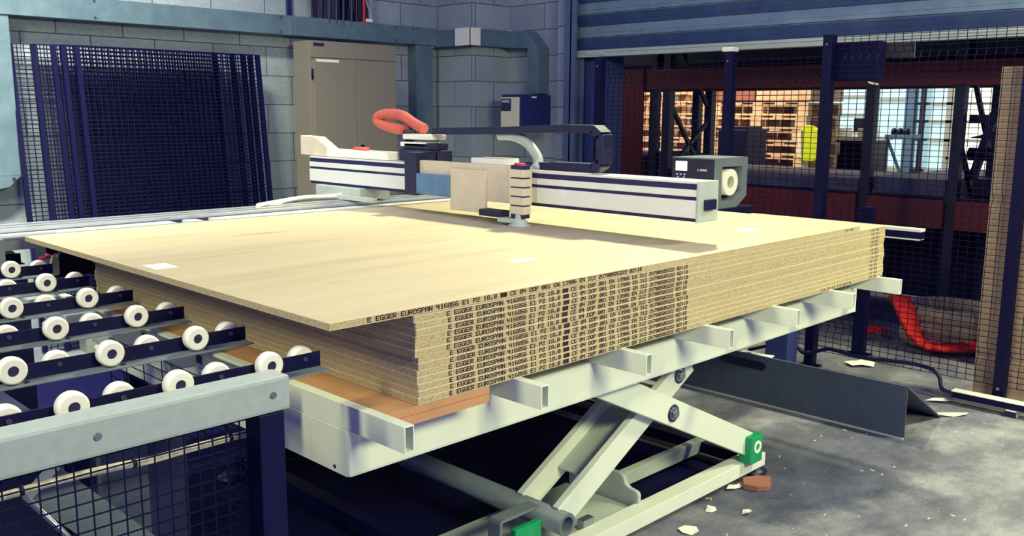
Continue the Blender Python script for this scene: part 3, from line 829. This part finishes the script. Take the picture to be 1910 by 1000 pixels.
crumple([(1.40, .13), (1.44, .125), (1.47, .09), (1.44, .06), (1.40, .065), (1.385, .10)], 0, 'paper_scrap', 'square white paper scrap in front of the lift table base', 'paper', 'paper', .008, 'scraps on the concrete floor')
crumple([(1.62, .15), (1.66, .165), (1.68, .14), (1.66, .12), (1.63, .125)], 0, 'paper_scrap', 'small rounded white chip on the floor beside the white base rail', 'scrap', 'paper', .02, 'scraps on the concrete floor')
crumple([(1.70, .03), (1.73, .04), (1.75, .02), (1.73, .0), (1.705, .005)], 0, 'paper_scrap', 'tiny crumpled white scrap on the open floor past the rounded chip', 'scrap', 'paper', .018, 'scraps on the concrete floor')
crumple([(1.86, .20), (1.93, .23), (1.95, .20), (2.03, .205), (1.96, .17), (1.90, .18)], 0, 'wood_splinter', 'pale splinter half under the base rail of the lift table', 'splinter', 'paper', .012)
crumple([(3.53, -.02), (3.60, -.06), (3.66, -.11), (3.70, -.16), (3.66, -.16), (3.60, -.12), (3.54, -.07)], 0, 'plastic_strip', 'pale yellow strip curling away from the wedge guard tip', 'strip', 'conduit_cream', .014)
ck = MB()
ck.prism([(1.93, .16), (1.99, .20), (2.06, .17), (2.09, .12), (2.03, .10), (2.035, .085), (1.99, .075), (1.95, .10)], 'z', 0, .028)
tag(ck.build('chipboard_offcut', 'carton', None, .004), 'broken brown chipboard offcut by the rubber foot of the lift table', 'offcut')
cp = []
for k in range(55):
    a = random.random(); x = 1.35+2.6*random.random(); y = -.75+1.05*random.random()
    if x > 3.0 and y > -.1: continue
    s = random.uniform(.004, .011); th = random.random()*PI
    cp.append((x, y, s, th))
m = MB()
for x, y, s, th in cp: m.bar((x-math.cos(th)*s, y-math.sin(th)*s, .002), (x+math.cos(th)*s, y+math.sin(th)*s, .002), s*.45, .003)
tag(m.build('wood_debris', 'conduit_cream'), 'fine pale wood chips scattered over the concrete floor', 'debris', None, 'stuff')

# ------------------------------------------------------------------ left wall fittings
td = thing('cable_tray', 'grey galvanised cable trunking along the block wall above the cabinet', 'cable tray', (1.5, 4.78, 2.1))
ZA, ZC = 2.185, 2.335
MB().cbox(-3.2, 2.64, 4.72, 4.858, ZA, ZC, .003).build('trunking_run', 'tray_galv', td)
MB().cbox(2.645, 4.13, 4.72, 4.858, ZA, ZC, .003).build('trunking_run', 'tray_galv', td)
MB().cbox(4.13, 4.228, 4.28, 4.858, ZA-.01, ZC-.015, .003).build('corner_run', 'tray_galv', td)
MB().cbox(4.13, 4.688, 4.28, 4.368, ZA-.01, ZC-.015, .003).build('corner_run', 'tray_galv', td)
MB().cbox(3.90, 4.09, 4.74, 4.858, 1.0, ZA-.001, .003).build('drop_trunking', 'tray_galv', td)
MB().cbox(.30, .575, 4.73, 4.858, 1.17, ZA-.001, .003).prism([(.30, 1.17), (.575, 1.17), (.50, 1.10), (.40, 1.08), (.30, 1.08)], 'y', 4.73, 4.858).build('drop_trunking', 'tray_galv', td)
MB().cbox(4.545, 4.688, 3.862, 3.99, 1.76, ZA-.03, .003).build('drop_trunking', 'tray_galv', td)
MB().prism([(4.279, ZA-.01), (4.279, ZC-.02), (4.03, ZC-.03), (3.99, ZC-.05), (3.862, ZA-.03), (3.99, ZA-.03)], 'x', 4.545, 4.688).build('corner_run', 'tray_galv', td)
for x in (-.8, 1.11, 2.53, 3.66, 3.85):
    for z in (ZA+.02, ZC-.02): screw((x, 4.7185, z), td).scale = (1.4, 1.4, 1.4)
screw((.50, 4.728, 2.0), td).scale = (1.4, 1.4, 1.4); screw((.53, 4.728, 1.15), td).scale = (2, 1.4, 2)
cvp = MB().cbox(4.119, 4.1295, 4.29, 4.47, ZA-.012, ZC-.012, .002).build('corner_cover', 'white_plastic', td)
MB().cbox(4.13, 4.24, 4.268, 4.279, ZA-.012, ZC-.012, .002).build('corner_cover', 'white_plastic', td)
j1 = MB().cbox(4.118, 4.1295, 4.775, 4.815, ZA-.012, ZC-.005, .002).build('joint_strap', 'white_plastic', td)
j2 = MB().cbox(4.60, 4.64, 4.268, 4.2795, ZA-.015, ZC-.01, .002).build('joint_strap', 'white_plastic', td)
for p_, pts in ((j1, [((4.118, 4.795, z), (4.114, 4.795, z)) for z in (ZA+.01, ZC-.03)]), (j2, [((4.62, 4.268, z), (4.62, 4.264, z)) for z in (ZA+.01, ZC-.03)])):
    q = MB()
    for a, b in pts: q.cyl(a, b, .009, 10)
    q.build('screw', 'slate_grey', p_)

# electrical cabinet
ca = thing('electrical_cabinet', 'beige-grey steel electrical cabinet with two doors against the block wall', 'cabinet', (3.03, 4.65, 0))
CX0, CX1, CY, CZ = 2.62, 3.445, 4.45, 2.135
MB().cbox(CX0, CX1, CY+.018, 4.70, .1, CZ, .004).box(CX0+.02, CX1-.02, CY+.04, 4.69, 0, .1).build('body', 'cabinet_beige', ca)
MB().cbox(CX0, CX1, CY+.002, CY+.017, 2.008, CZ, .003).build('header_panel', 'cabinet_beige', ca)
dl = MB().cbox(CX0+.02, 3.040, CY, CY+.017, .14, 2.003, .003).build('door', 'cabinet_beige', ca)
dr = MB().cbox(3.044, CX1-.003, CY, CY+.017, .14, 2.003, .003).build('door', 'cabinet_beige', ca)
MB().cbox(3.07, 3.095, CY-.018, CY, 1.30, 1.33, .004).cyl((3.082, CY-.016, 1.30), (3.082, CY-.016, 1.24), .006, 8).build('lock', 'black_plastic', dr)
MB().box(2.665, 2.875, CY-.002, CY-.0004, 1.975, 1.995).build('name_strip', 'paper', dl)
for zz in (1.88, 1.28, .5): MB().cyl((CX0+.012, CY+.004, zz-.04), (CX0+.012, CY+.004, zz+.04), .008, 10).build('hinge', 'black_steel', dl)
MB().box(2.645, 2.74, CY-.001, CY+.0015, 2.095, 2.117).build('badge', 'dark_hub', ca)

# dark cable bundle above the trunking
cbl = thing('cable_bundle', 'bundle of dark cables rising behind the trunking above the cabinet', 'cables', (3.1, 4.78, 2.34))
m = MB()
for k in range(26):
    x = 2.84+.55*k/25+random.uniform(-.01, .01); y = 4.74+random.uniform(0, .07)
    m.tube([(x, y, 2.3), (x+random.uniform(-.015, .015), y, 2.5), (x+random.uniform(-.02, .02), y+.01, 2.8)], random.uniform(.008, .014), 8)
m.build('dark_cables', 'black_plastic', cbl)
m = MB()
for x in (2.98, 3.05, 3.12, 3.2): m.tube([(x, 4.73, 2.3), (x+.004, 4.725, 2.45), (x, 4.73, 2.8)], .011, 8)
m.build('grey_cables', 'slate_grey', cbl)
MB().tube([(3.33, 4.73, 2.3), (3.33, 4.728, 2.5), (3.325, 4.73, 2.8)], .012, 8).build('red_cable', 'red_cable', cbl)
MB().tube([(3.385, 4.715, 2.36), (3.385, 4.712, 2.42), (3.35, 4.71, 2.5), (3.33, 4.71, 2.8)], .005, 8).build('thin_cable', 'hose_grey', cbl)
MB().cbox(3.34, 3.40, 4.70, 4.72, 2.337, 2.363, .003).build('cable_plug', 'white_plastic', cbl)
pc = MB().cyl((2.67, 4.84, 2.335), (2.67, 4.84, 3.4), .012, 10).cyl((2.70, 4.84, 2.335), (2.70, 4.84, 3.4), .009, 10)
tag(pc.build('conduit_pipe', 'pier_dark'), 'pair of dark conduit pipes rising from the trunking above the cabinet side', 'pipe')

# frequency drive on the corner wall
vf = thing('drive_box', 'dark blue motor drive with pale control face on the corner wall', 'drive unit', (4.5, 3.95, 1.46))
MB().cbox(4.30, 4.688, 3.835, 4.065, 1.46, 1.752, .008).build('casing', 'drive_blue', vf)
fc = MB().cbox(4.285, 4.2995, 3.84, 4.06, 1.47, 1.728, .006).build('control_face', 'conduit_cream', vf)
MB().cbox(4.278, 4.2845, 3.93, 4.05, 1.61, 1.715, .003).build('keypad', 'slate_grey', fc)
MB().box(4.2765, 4.2778, 3.945, 4.035, 1.68, 1.705).build('keypad_display', 'hose_grey', fc)
MB().box(4.44, 4.50, 3.832, 3.8348, 1.722, 1.736).build('badge', 'paper', vf)

# mesh panels leaning on the wall
def lean_panel(x0, x1, layer, lab, zt=2.01):
    p = thing('leaning_mesh', lab, 'mesh panel', (x0, 4.5, 0), 'black mesh panels leaning on the block wall')
    yt = 4.655+.034*layer; yb = yt-.215
    d = V((0, yt-yb, zt)).normalized(); L = math.hypot(yt-yb, zt)
    O = V((x0, yb, .012)); nrm = V((1, 0, 0)).cross(d)
    for x in (x0, x1): MB().bar(O+V((x-x0, 0, 0)), O+V((x-x0, 0, 0))+d*(L-.01), .030, .028, nrm).build('side_post', 'black_steel', p)
    wm = MB(); nx = int((x1-x0)/.042); nz = int(L/.027)
    for i in range(1, nx+1):
        q = O+V((i*(x1-x0)/(nx+1), 0, 0)); wm.bar(q, q+d*(L-.01), .0054, .0054, nrm)
    for j in range(nz+1):
        q = O+d*(j*(L-.01)/nz)+nrm*.0034; wm.bar(q, q+V((x1-x0, 0, 0)), .0054, .0054, nrm)
    wm.build('wire_mesh', 'black_wire', p)
    return p
for k, (a, b, lab) in enumerate(((.95, 2.275, 'foremost black mesh panel of the row leaning on the block wall'),
                                 (.875, 2.235, 'second black mesh panel from the front of the leaning row'),
                                 (.825, 2.19, 'third black mesh panel from the front of the leaning row'),
                                 (.715, 2.12, 'fourth black mesh panel from the front of the leaning row'),
                                 (.585, 1.99, 'rearmost black mesh panel, directly on the block wall by the drop trunking'))):
    lean_panel(a, b, k, lab)
# ------------------------------------------------------------------ racking and goods beyond the shutter
rk = thing('pallet_rack', 'pallet racking with dark blue uprights and orange-red beams beyond the shutter', 'rack', (6.0, 1.8, 0))
for x, y in ((5.7, 3.29), (6.4, 3.29), (5.7, 3.44), (6.4, 3.44), (5.7, 1.375), (5.7, .714), (6.5, .714), (6.5, 4.4), (5.7, 4.78)):
    MB().cbox(x-.04, x+.04, y-.037, y+.037, 0, 4.2, .004).build('upright', 'rack_blue', rk)
for y, za in ((3.29, .9), (3.29, 1.6), (.714, 1.32), (.714, .63)):
    MB().bar((5.72, y, za+.8), (6.4, y, za), .032, .032, (0, 1, 0)).build('diagonal_brace', 'rack_blue', rk)
MB().bar((5.72, 3.29, 1.06), (6.4, 3.29, 1.55), .032, .032, (0, 1, 0)).build('diagonal_brace', 'slate_grey', rk)
for x in (5.65, 6.53):
    MB().cbox(x-.025, x+.025, -1.15, 4.85, 1.816, 1.993, .004).build('beam', 'orange_rack', rk)
for a, b in ((-1.15, .67), (.757, 1.327), (1.424, 3.252), (3.488, 4.73)):
    MB().cbox(5.625, 5.68, a, b, .762, .977, .004).build('beam', 'orange_rack', rk)
MB().cbox(6.5, 6.55, -1.15, 4.85, .79, .977, .004).build('beam', 'orange_rack', rk)
MB().box(5.69, 6.52, -1.15, 4.85, 1.996, 2.02).build('shelf_deck', 'black_steel', rk)
MB().box(5.69, 6.52, -1.15, 4.85, .978, .996).build('shelf_deck', 'black_steel', rk)
MB().box(5.60, 5.62, 3.51, 3.9, .85, 2.0).build('end_guard', 'orange_rack', rk)
MB().box(6.60, 6.63, -1.15, 3.25, .05, .79).build('rear_guard', 'black_steel', rk)
for y0, y1, h, lab in ((-1.1, 1.1, .62, 'dark filler block added on the top rack level above the bright windows'), (1.35, 3.15, .60, 'dark filler block added on the top rack level behind the tall fence post'), (3.35, 4.75, .55, 'dark filler block added on the top rack level above the paired uprights')):
    tag(MB().cbox(5.75, 6.4, y0, y1, 2.021, 2.021+h, .02).build('dark_filler', 'black_plastic'), lab, 'load', 'dark filler blocks on the rack')  # dark blocks added so the space above the beams reads black
# boards stored on the rack level
def slabs(x0, x1, y0, y1, z0, n, t, lab, mat='grey_board', rz=0.):
    o = thing('stored_board', lab, 'board', ((x0+x1)/2, (y0+y1)/2, z0), 'grey boards on the rack level')
    MB().cbox(x0, x1, y0, y1, z0, z0+t, .003).build('core', mat, o)
    return o
slabs(5.72, 6.85, 1.45, 3.23, .9965, 1, .045, 'long grey board on the rack level behind the label printer, lower one')
slabs(5.75, 6.85, 1.47, 3.20, 1.042, 1, .055, 'long grey board on the rack level behind the label printer, upper one')
slabs(5.72, 7.5, .78, 1.32, .9965, 1, .12, 'thick grey board lying on the rack below the bright windows')
slabs(5.72, 6.7, 3.50, 4.25, .9965, 1, .21, 'thick grey board at the rack end below the wooden pallets')
slabs(5.72, 6.3, 3.335, 3.395, .9965, 1, .25, 'narrow grey board wedged between the paired rack uprights')
bk = MB().cbox(6.95, 7.35, 3.20, 3.54, 0, 1.44, .01).cbox(6.97, 7.3, 3.23, 3.45, 1.441, 1.47, .004)
tag(bk.build('dark_carton', 'dark_hub'), 'tall dark carton standing behind the switch post in front of the pallets', 'carton')

# pallets in the hall
def pallet(name='pallet'):
    m = MB()
    for i in range(5): m.cbox(0, .8, i*.275, i*.275+.13, .122, .144, .002)
    for j in (0, .35, .7):
        m.cbox(j, j+.1, 0, 1.23, .1, .121, .002)
        for i in (0, .55, 1.1): m.cbox(j, j+.1, i, i+.13, .022, .099, .002)
        m.cbox(j, j+.1, 0, 1.23, 0, .021, .002)
    # long deck boards facing the aisle
    return m.build(name, 'pallet_wood')
P0 = pallet()
def stack(x, y, n, z0, where, grp, P=None, dz=.1452):
    for i in range(n):
        global P0used
        o = P0 if not P0used else P0.copy()
        if P0used: COL.objects.link(o)
        P0used = True
        o.location = (x+random.uniform(-.015, .015), y+random.uniform(-.03, .03), z0+i*dz); o.rotation_euler = (0, 0, random.uniform(-.012, .012))
        w = ('lowest' if i == 0 else ORD[i]+' from the bottom')
        tag(o, 'pallet %s of the stack %s' % (w, where), 'pallet', grp)
P0used = False
for y, lab in ((3.10, 'dark timber bale under the pallets beside the safety vest'), (4.40, 'dark timber bale under the pallets behind the paired uprights'), (5.72, 'dark timber bale under the far pallets by the orange guard')):
    tag(MB().cbox(8.0, 8.8, y, y+1.23, 0, 1.0, .01).build('timber_bale', 'carton'), lab, 'bale')
stack(8.0, 3.10, 5, 1.002, 'beside the safety vest', 'pallets stacked in the hall')
stack(8.05, 4.40, 6, 1.002, 'behind the paired rack uprights', 'pallets stacked in the hall')
stack(8.0, 5.72, 6, 1.002, 'at the far end by the orange guard', 'pallets stacked in the hall')
for k in range(4):
    o = tag(MB().cbox(8.02, 8.8, 3.08, 3.74, 1.745+.06*k, 1.80+.06*k, .003).build('timber_plank', 'pallet_wood'),
            'pale timber plank on the pallets beside the safety vest, %s of four' % ('lowest', 'second', 'third', 'topmost')[k], 'plank', 'timber planks on the pallets')
o = tag(MB().cbox(8.02, 8.8, 3.76, 4.3, 1.745, 1.985, .006).build('cardboard_box', 'carton'), 'brown cardboard box on the pallets beside the pale planks', 'box')
hv = MB()
hv.prism([(2.97, 1.10), (3.14, 1.10), (3.145, 1.40), (3.12, 1.46), (3.07, 1.485), (3.0, 1.475), (2.94, 1.44), (2.93, 1.12)], 'x', 7.945, 8.0)
hv.prism([(3.10, 1.12), (3.15, 1.14), (3.16, 1.40), (3.12, 1.44)], 'x', 7.93, 7.945, 1)
tag(hv.build('safety_vest', ['hivis', 'paper'], None, .015, 3), 'fluorescent yellow safety vest hanging on the corner of the pallet stack', 'vest')
# work bench with trays
wb = thing('workbench', 'workbench with dark base and white parts trays beyond the tall fence post', 'workbench', (9.3, 3.15, 0))
MB().cbox(9.0, 9.7, 2.85, 3.5, 1.30, 1.345, .004).build('top', 'white_plastic', wb)
MB().cbox(9.05, 9.65, 2.88, 3.47, .02, 1.299, .004).build('cabinet', 'black_steel', wb)
for i in range(3): MB().cbox(9.05, 9.35, 3.20-.0, 3.46, 1.346+.035*i, 1.375+.035*i, .004).build('tray', 'white_plastic', wb)
for i in range(3): MB().cbox(9.05, 9.35, 2.88, 3.0, 1.346+.035*i, 1.375+.035*i, .004).build('tray', 'white_plastic', wb)
mn = MB().cbox(9.3, 9.36, 3.03, 3.17, 1.40, 1.56, .006).cbox(9.31, 9.35, 3.08, 3.12, 1.346, 1.40, .003)
tag(mn.build('bench_monitor', 'black_plastic'), 'small dark monitor standing on the workbench', 'monitor')
tb = thing('trolley', 'small blue trolley with dark load below the windows of the hall', 'trolley', (9.2, 2.54, 0))
MB().cbox(9.0, 9.4, 2.41, 2.66, 1.33, 1.38, .004).build('shelf', 'column_blue', tb)
for y in (2.43, 2.62): MB().cbox(9.0, 9.04, y, y+.03, 0, 1.33, .003).build('leg', 'column_blue', tb)
MB().bar((9.02, 2.44, .9), (9.02, 2.63, 1.32), .02, .03).build('brace', 'column_blue', tb)
for y, r in ((2.47, .035), (2.55, .04), (2.62, .03)):
    tag(MB().rev((9.15, y, 1.381), (9.15, y, 1.6), [(0, 1e-5), (0, r), (.05, r), (.07, r*.6), (.075, 1e-5)], 16).build('dark_pot', 'black_plastic'),
        {2.47: 'dark pot on the blue trolley, beside the blue column', 2.55: 'largest dark pot in the middle of the blue trolley', 2.62: 'smallest dark pot on the blue trolley'}[y], 'pot', 'pots on the blue trolley')
# dark machine parts on the rack end, silhouetted against the windows
mg = thing('roll_holder', 'dark roll holder with angled arm silhouetted against the windows', 'machine', (6.0, .57, .9965))
MB().bar((6.0, .57, 1.62), (6.0, .69, 1.12), .055, .055).build('arm', 'black_steel', mg)
MB().cbox(5.96, 6.04, .46, .74, 1.54, 1.605, .006).build('crosspiece', 'black_steel', mg)
MB().cyl((6.0, .44, 1.31), (6.0, .73, 1.31), .048, 16).build('roller', 'black_steel', mg)
MB().prism([(.735, 1.43), (.57, 1.475), (.46, 1.475), (.46, 1.42)], 'x', 5.96, 6.04).build('flap', 'black_steel', mg)
MB().cbox(5.92, 6.08, .48, .665, .9968, 1.13, .006).build('base', 'black_steel', mg)
# low white roll on the fence side, seen through the mesh
# coil with red netting on the floor
co = thing('hose_coil', 'large straw-coloured corrugated coil lying on the floor behind the mesh', 'coil', (5.25, .5, 0))
m = MB()
def torus(m, c, R, r, n, k, ax, rib=0., a0=0, a1=2*PI):
    o = len(m.v)
    for i in range(n):
        t = a0+(a1-a0)*i/n
        rr = r*(1+rib*(i % 2))
        for j in range(k):
            p = 2*PI*j/k
            d = R+rr*math.cos(p)
            m.v.append((c[0]+d*math.cos(t), c[1]+d*math.sin(t), c[2]+rr*math.sin(p)))
    for i in range(n):
        for j in range(k):
            m.f.append((o+i*k+j, o+((i+1) % n)*k+j, o+((i+1) % n)*k+(j+1) % k, o+i*k+(j+1) % k)); m.m.append(0); m.sm.append(False)
for lay in range(3): torus(m, (5.25, .5, .055+.09*lay), .285-.008*lay, .05, 72, 10, 'z', .16)
m.build('corrugated_windings', 'coil_straw', co)
m = MB()
def ribbon(m, path, w, t=.02):
    P = [V(p) for p in path]; Q = []
    for i in range(len(P)-1):
        a = P[max(i-1, 0)]; b = P[i]; c = P[i+1]; d = P[min(i+2, len(P)-1)]
        for k in range(8):
            s = k/8; Q.append(.5*((2*b)+(c-a)*s+(2*a-5*b+4*c-d)*s*s+(3*b-a-3*c+d)*s**3))
    Q.append(P[-1]); o = len(m.v)
    for i, q in enumerate(Q):
        d = (Q[min(i+1, len(Q)-1)]-Q[max(i-1, 0)]); sd = d.cross(V((0, 0, 1)))
        if sd.length < 1e-4: sd = V((1, 0, 0))
        sd.normalize(); n = sd.cross(d).normalized()
        for e in range(7):
            f = (e/6-.5)*w
            m.v.append(tuple(q+sd*f+n*(t*(1+.8*math.sin(i*1.1+e*1.9)))))
        for e in range(7):
            f = (.5-e/6)*w
            m.v.append(tuple(q+sd*f-n*.006))
    for i in range(len(Q)-1):
        for e in range(14):
            m.f.append((o+i*14+e, o+i*14+(e+1) % 14, o+(i+1)*14+(e+1) % 14, o+(i+1)*14+e)); m.m.append(0); m.sm.append(True)
ribbon(m, [(5.03, .80, .30), (4.95, .74, .315), (4.88, .67, .24), (4.85, .60, .12), (4.85, .51, .05), (4.87, .40, .05), (4.93, .27, .07), (5.04, .15, .09), (5.17, .07, .10)], .13, .02)
tag(m.build('red_netting', 'red_net'), 'bright red plastic netting draped over the coil on the floor', 'netting')
m = MB(); ribbon(m, [(4.99, 1.02, .03), (5.03, .98, .05), (5.08, .94, .05), (5.12, .91, .03)], .09, .02)
tag(m.build('red_scrap', 'red_net'), 'small red netting scrap on the floor beside the coil', 'netting')
tag(MB().cbox(4.96, 5.02, -.3, .03, .0, .06, .003).build('steel_bar', 'pier_dark'), 'short dark steel bar on the floor beneath the red netting', 'bar')
hz = thing('tape_roll', 'white tape roll on a dark peg behind the mesh beside the plank', 'tape', (4.77, -.05, .93))
MB().rev((4.74, -.03, .955), (4.79, -.075, .955), [(0, .014), (0, .040), (.055, .040), (.055, .014), (0, .014)], 20).build('roll', 'white_plastic', hz)
MB().box(4.75, 4.80, -.12, .02, 0, .914).build('peg_stand', 'black_steel', hz)

# ------------------------------------------------------------------ lights
def area(name, loc, target, sx, sy, power, col):
    l = bpy.data.lights.new(name, 'AREA'); l.shape = 'RECTANGLE'; l.size = sx; l.size_y = sy; l.energy = power; l.color = col
    o = bpy.data.objects.new(name, l); COL.objects.link(o); o.location = loc
    d = V(target)-V(loc); o.rotation_euler = d.to_track_quat('-Z', 'Y').to_euler()
    return o
WARM = (.97, .96, .53)
def strip(name, x, y0, y1, z, w, power, col=WARM):
    l = bpy.data.lights.new(name, 'AREA'); l.shape = 'RECTANGLE'; l.size = w; l.size_y = y1-y0; l.energy = power; l.color = col
    o = bpy.data.objects.new(name, l); COL.objects.link(o); o.location = (x, (y0+y1)/2, z)
    return o
def lamp(loc, target, sx, sy, power, col=WARM, spread=PI):
    o = area('room_light', loc, target, sx, sy, power, col); o.data.spread = spread; return o
lamp((4.3, 2.0, 5.0), (1.2, .9, 1.1), .35, .35, 118, spread=1.6)
lamp((.2, -3.7, 3.0), (1.3, .0, .85), 1.8, .6, 205)  # unseen low light added for the front faces, as daylight through a door
lamp((-3.8, .3, 3.9), (-.4, .6, .85), .4, 2.0, 165)
lamp((-.7, 2.5, 5.0), (-.5, 4.8, 1.0), 1.8, .3, 260, (1, .98, .76), spread=1.7)
lamp((4.2, -2.6, 4.4), (3.6, -1.1, 0), .3, 1.2, 95, spread=1.5)
area('hall_lamp', (6.9, 4.4, 3.9), (8.2, 4.4, 1.3), .4, 3, 330, (1, .80, .58))
strip('hall_lamp', 9.6, -2, 4.0, 4.3, .5, 50, (.9, .97, 1))

wd = bpy.data.worlds.new('room_air'); SC.world = wd; wd.use_nodes = True
bg = wd.node_tree.nodes['Background']
bg.inputs[0].default_value = (.03, .03, .62, 1); bg.inputs[1].default_value = 1.0

# ------------------------------------------------------------------ camera
cam = bpy.data.cameras.new('camera'); co_ = bpy.data.objects.new('camera', cam); COL.objects.link(co_)
R = Matrix.Rotation(math.radians(-45.23039342), 3, 'Z') @ Matrix.Rotation(math.radians(80.44627943), 3, 'X') @ Matrix.Rotation(math.radians(.39060342), 3, 'Z')
co_.matrix_world = Matrix.Translation((-1.44124627, -1.77373803, 1.59303494)) @ R.to_4x4()
cam.sensor_width = 36; cam.sensor_fit = 'HORIZONTAL'; cam.lens = 36*1719.0050431/1910
cam.clip_start = .05; cam.clip_end = 100
SC.camera = co_
SC.view_settings.view_transform = 'Standard'; SC.view_settings.look = 'None'
SC.view_settings.gamma = 1; SC.view_settings.exposure = 0
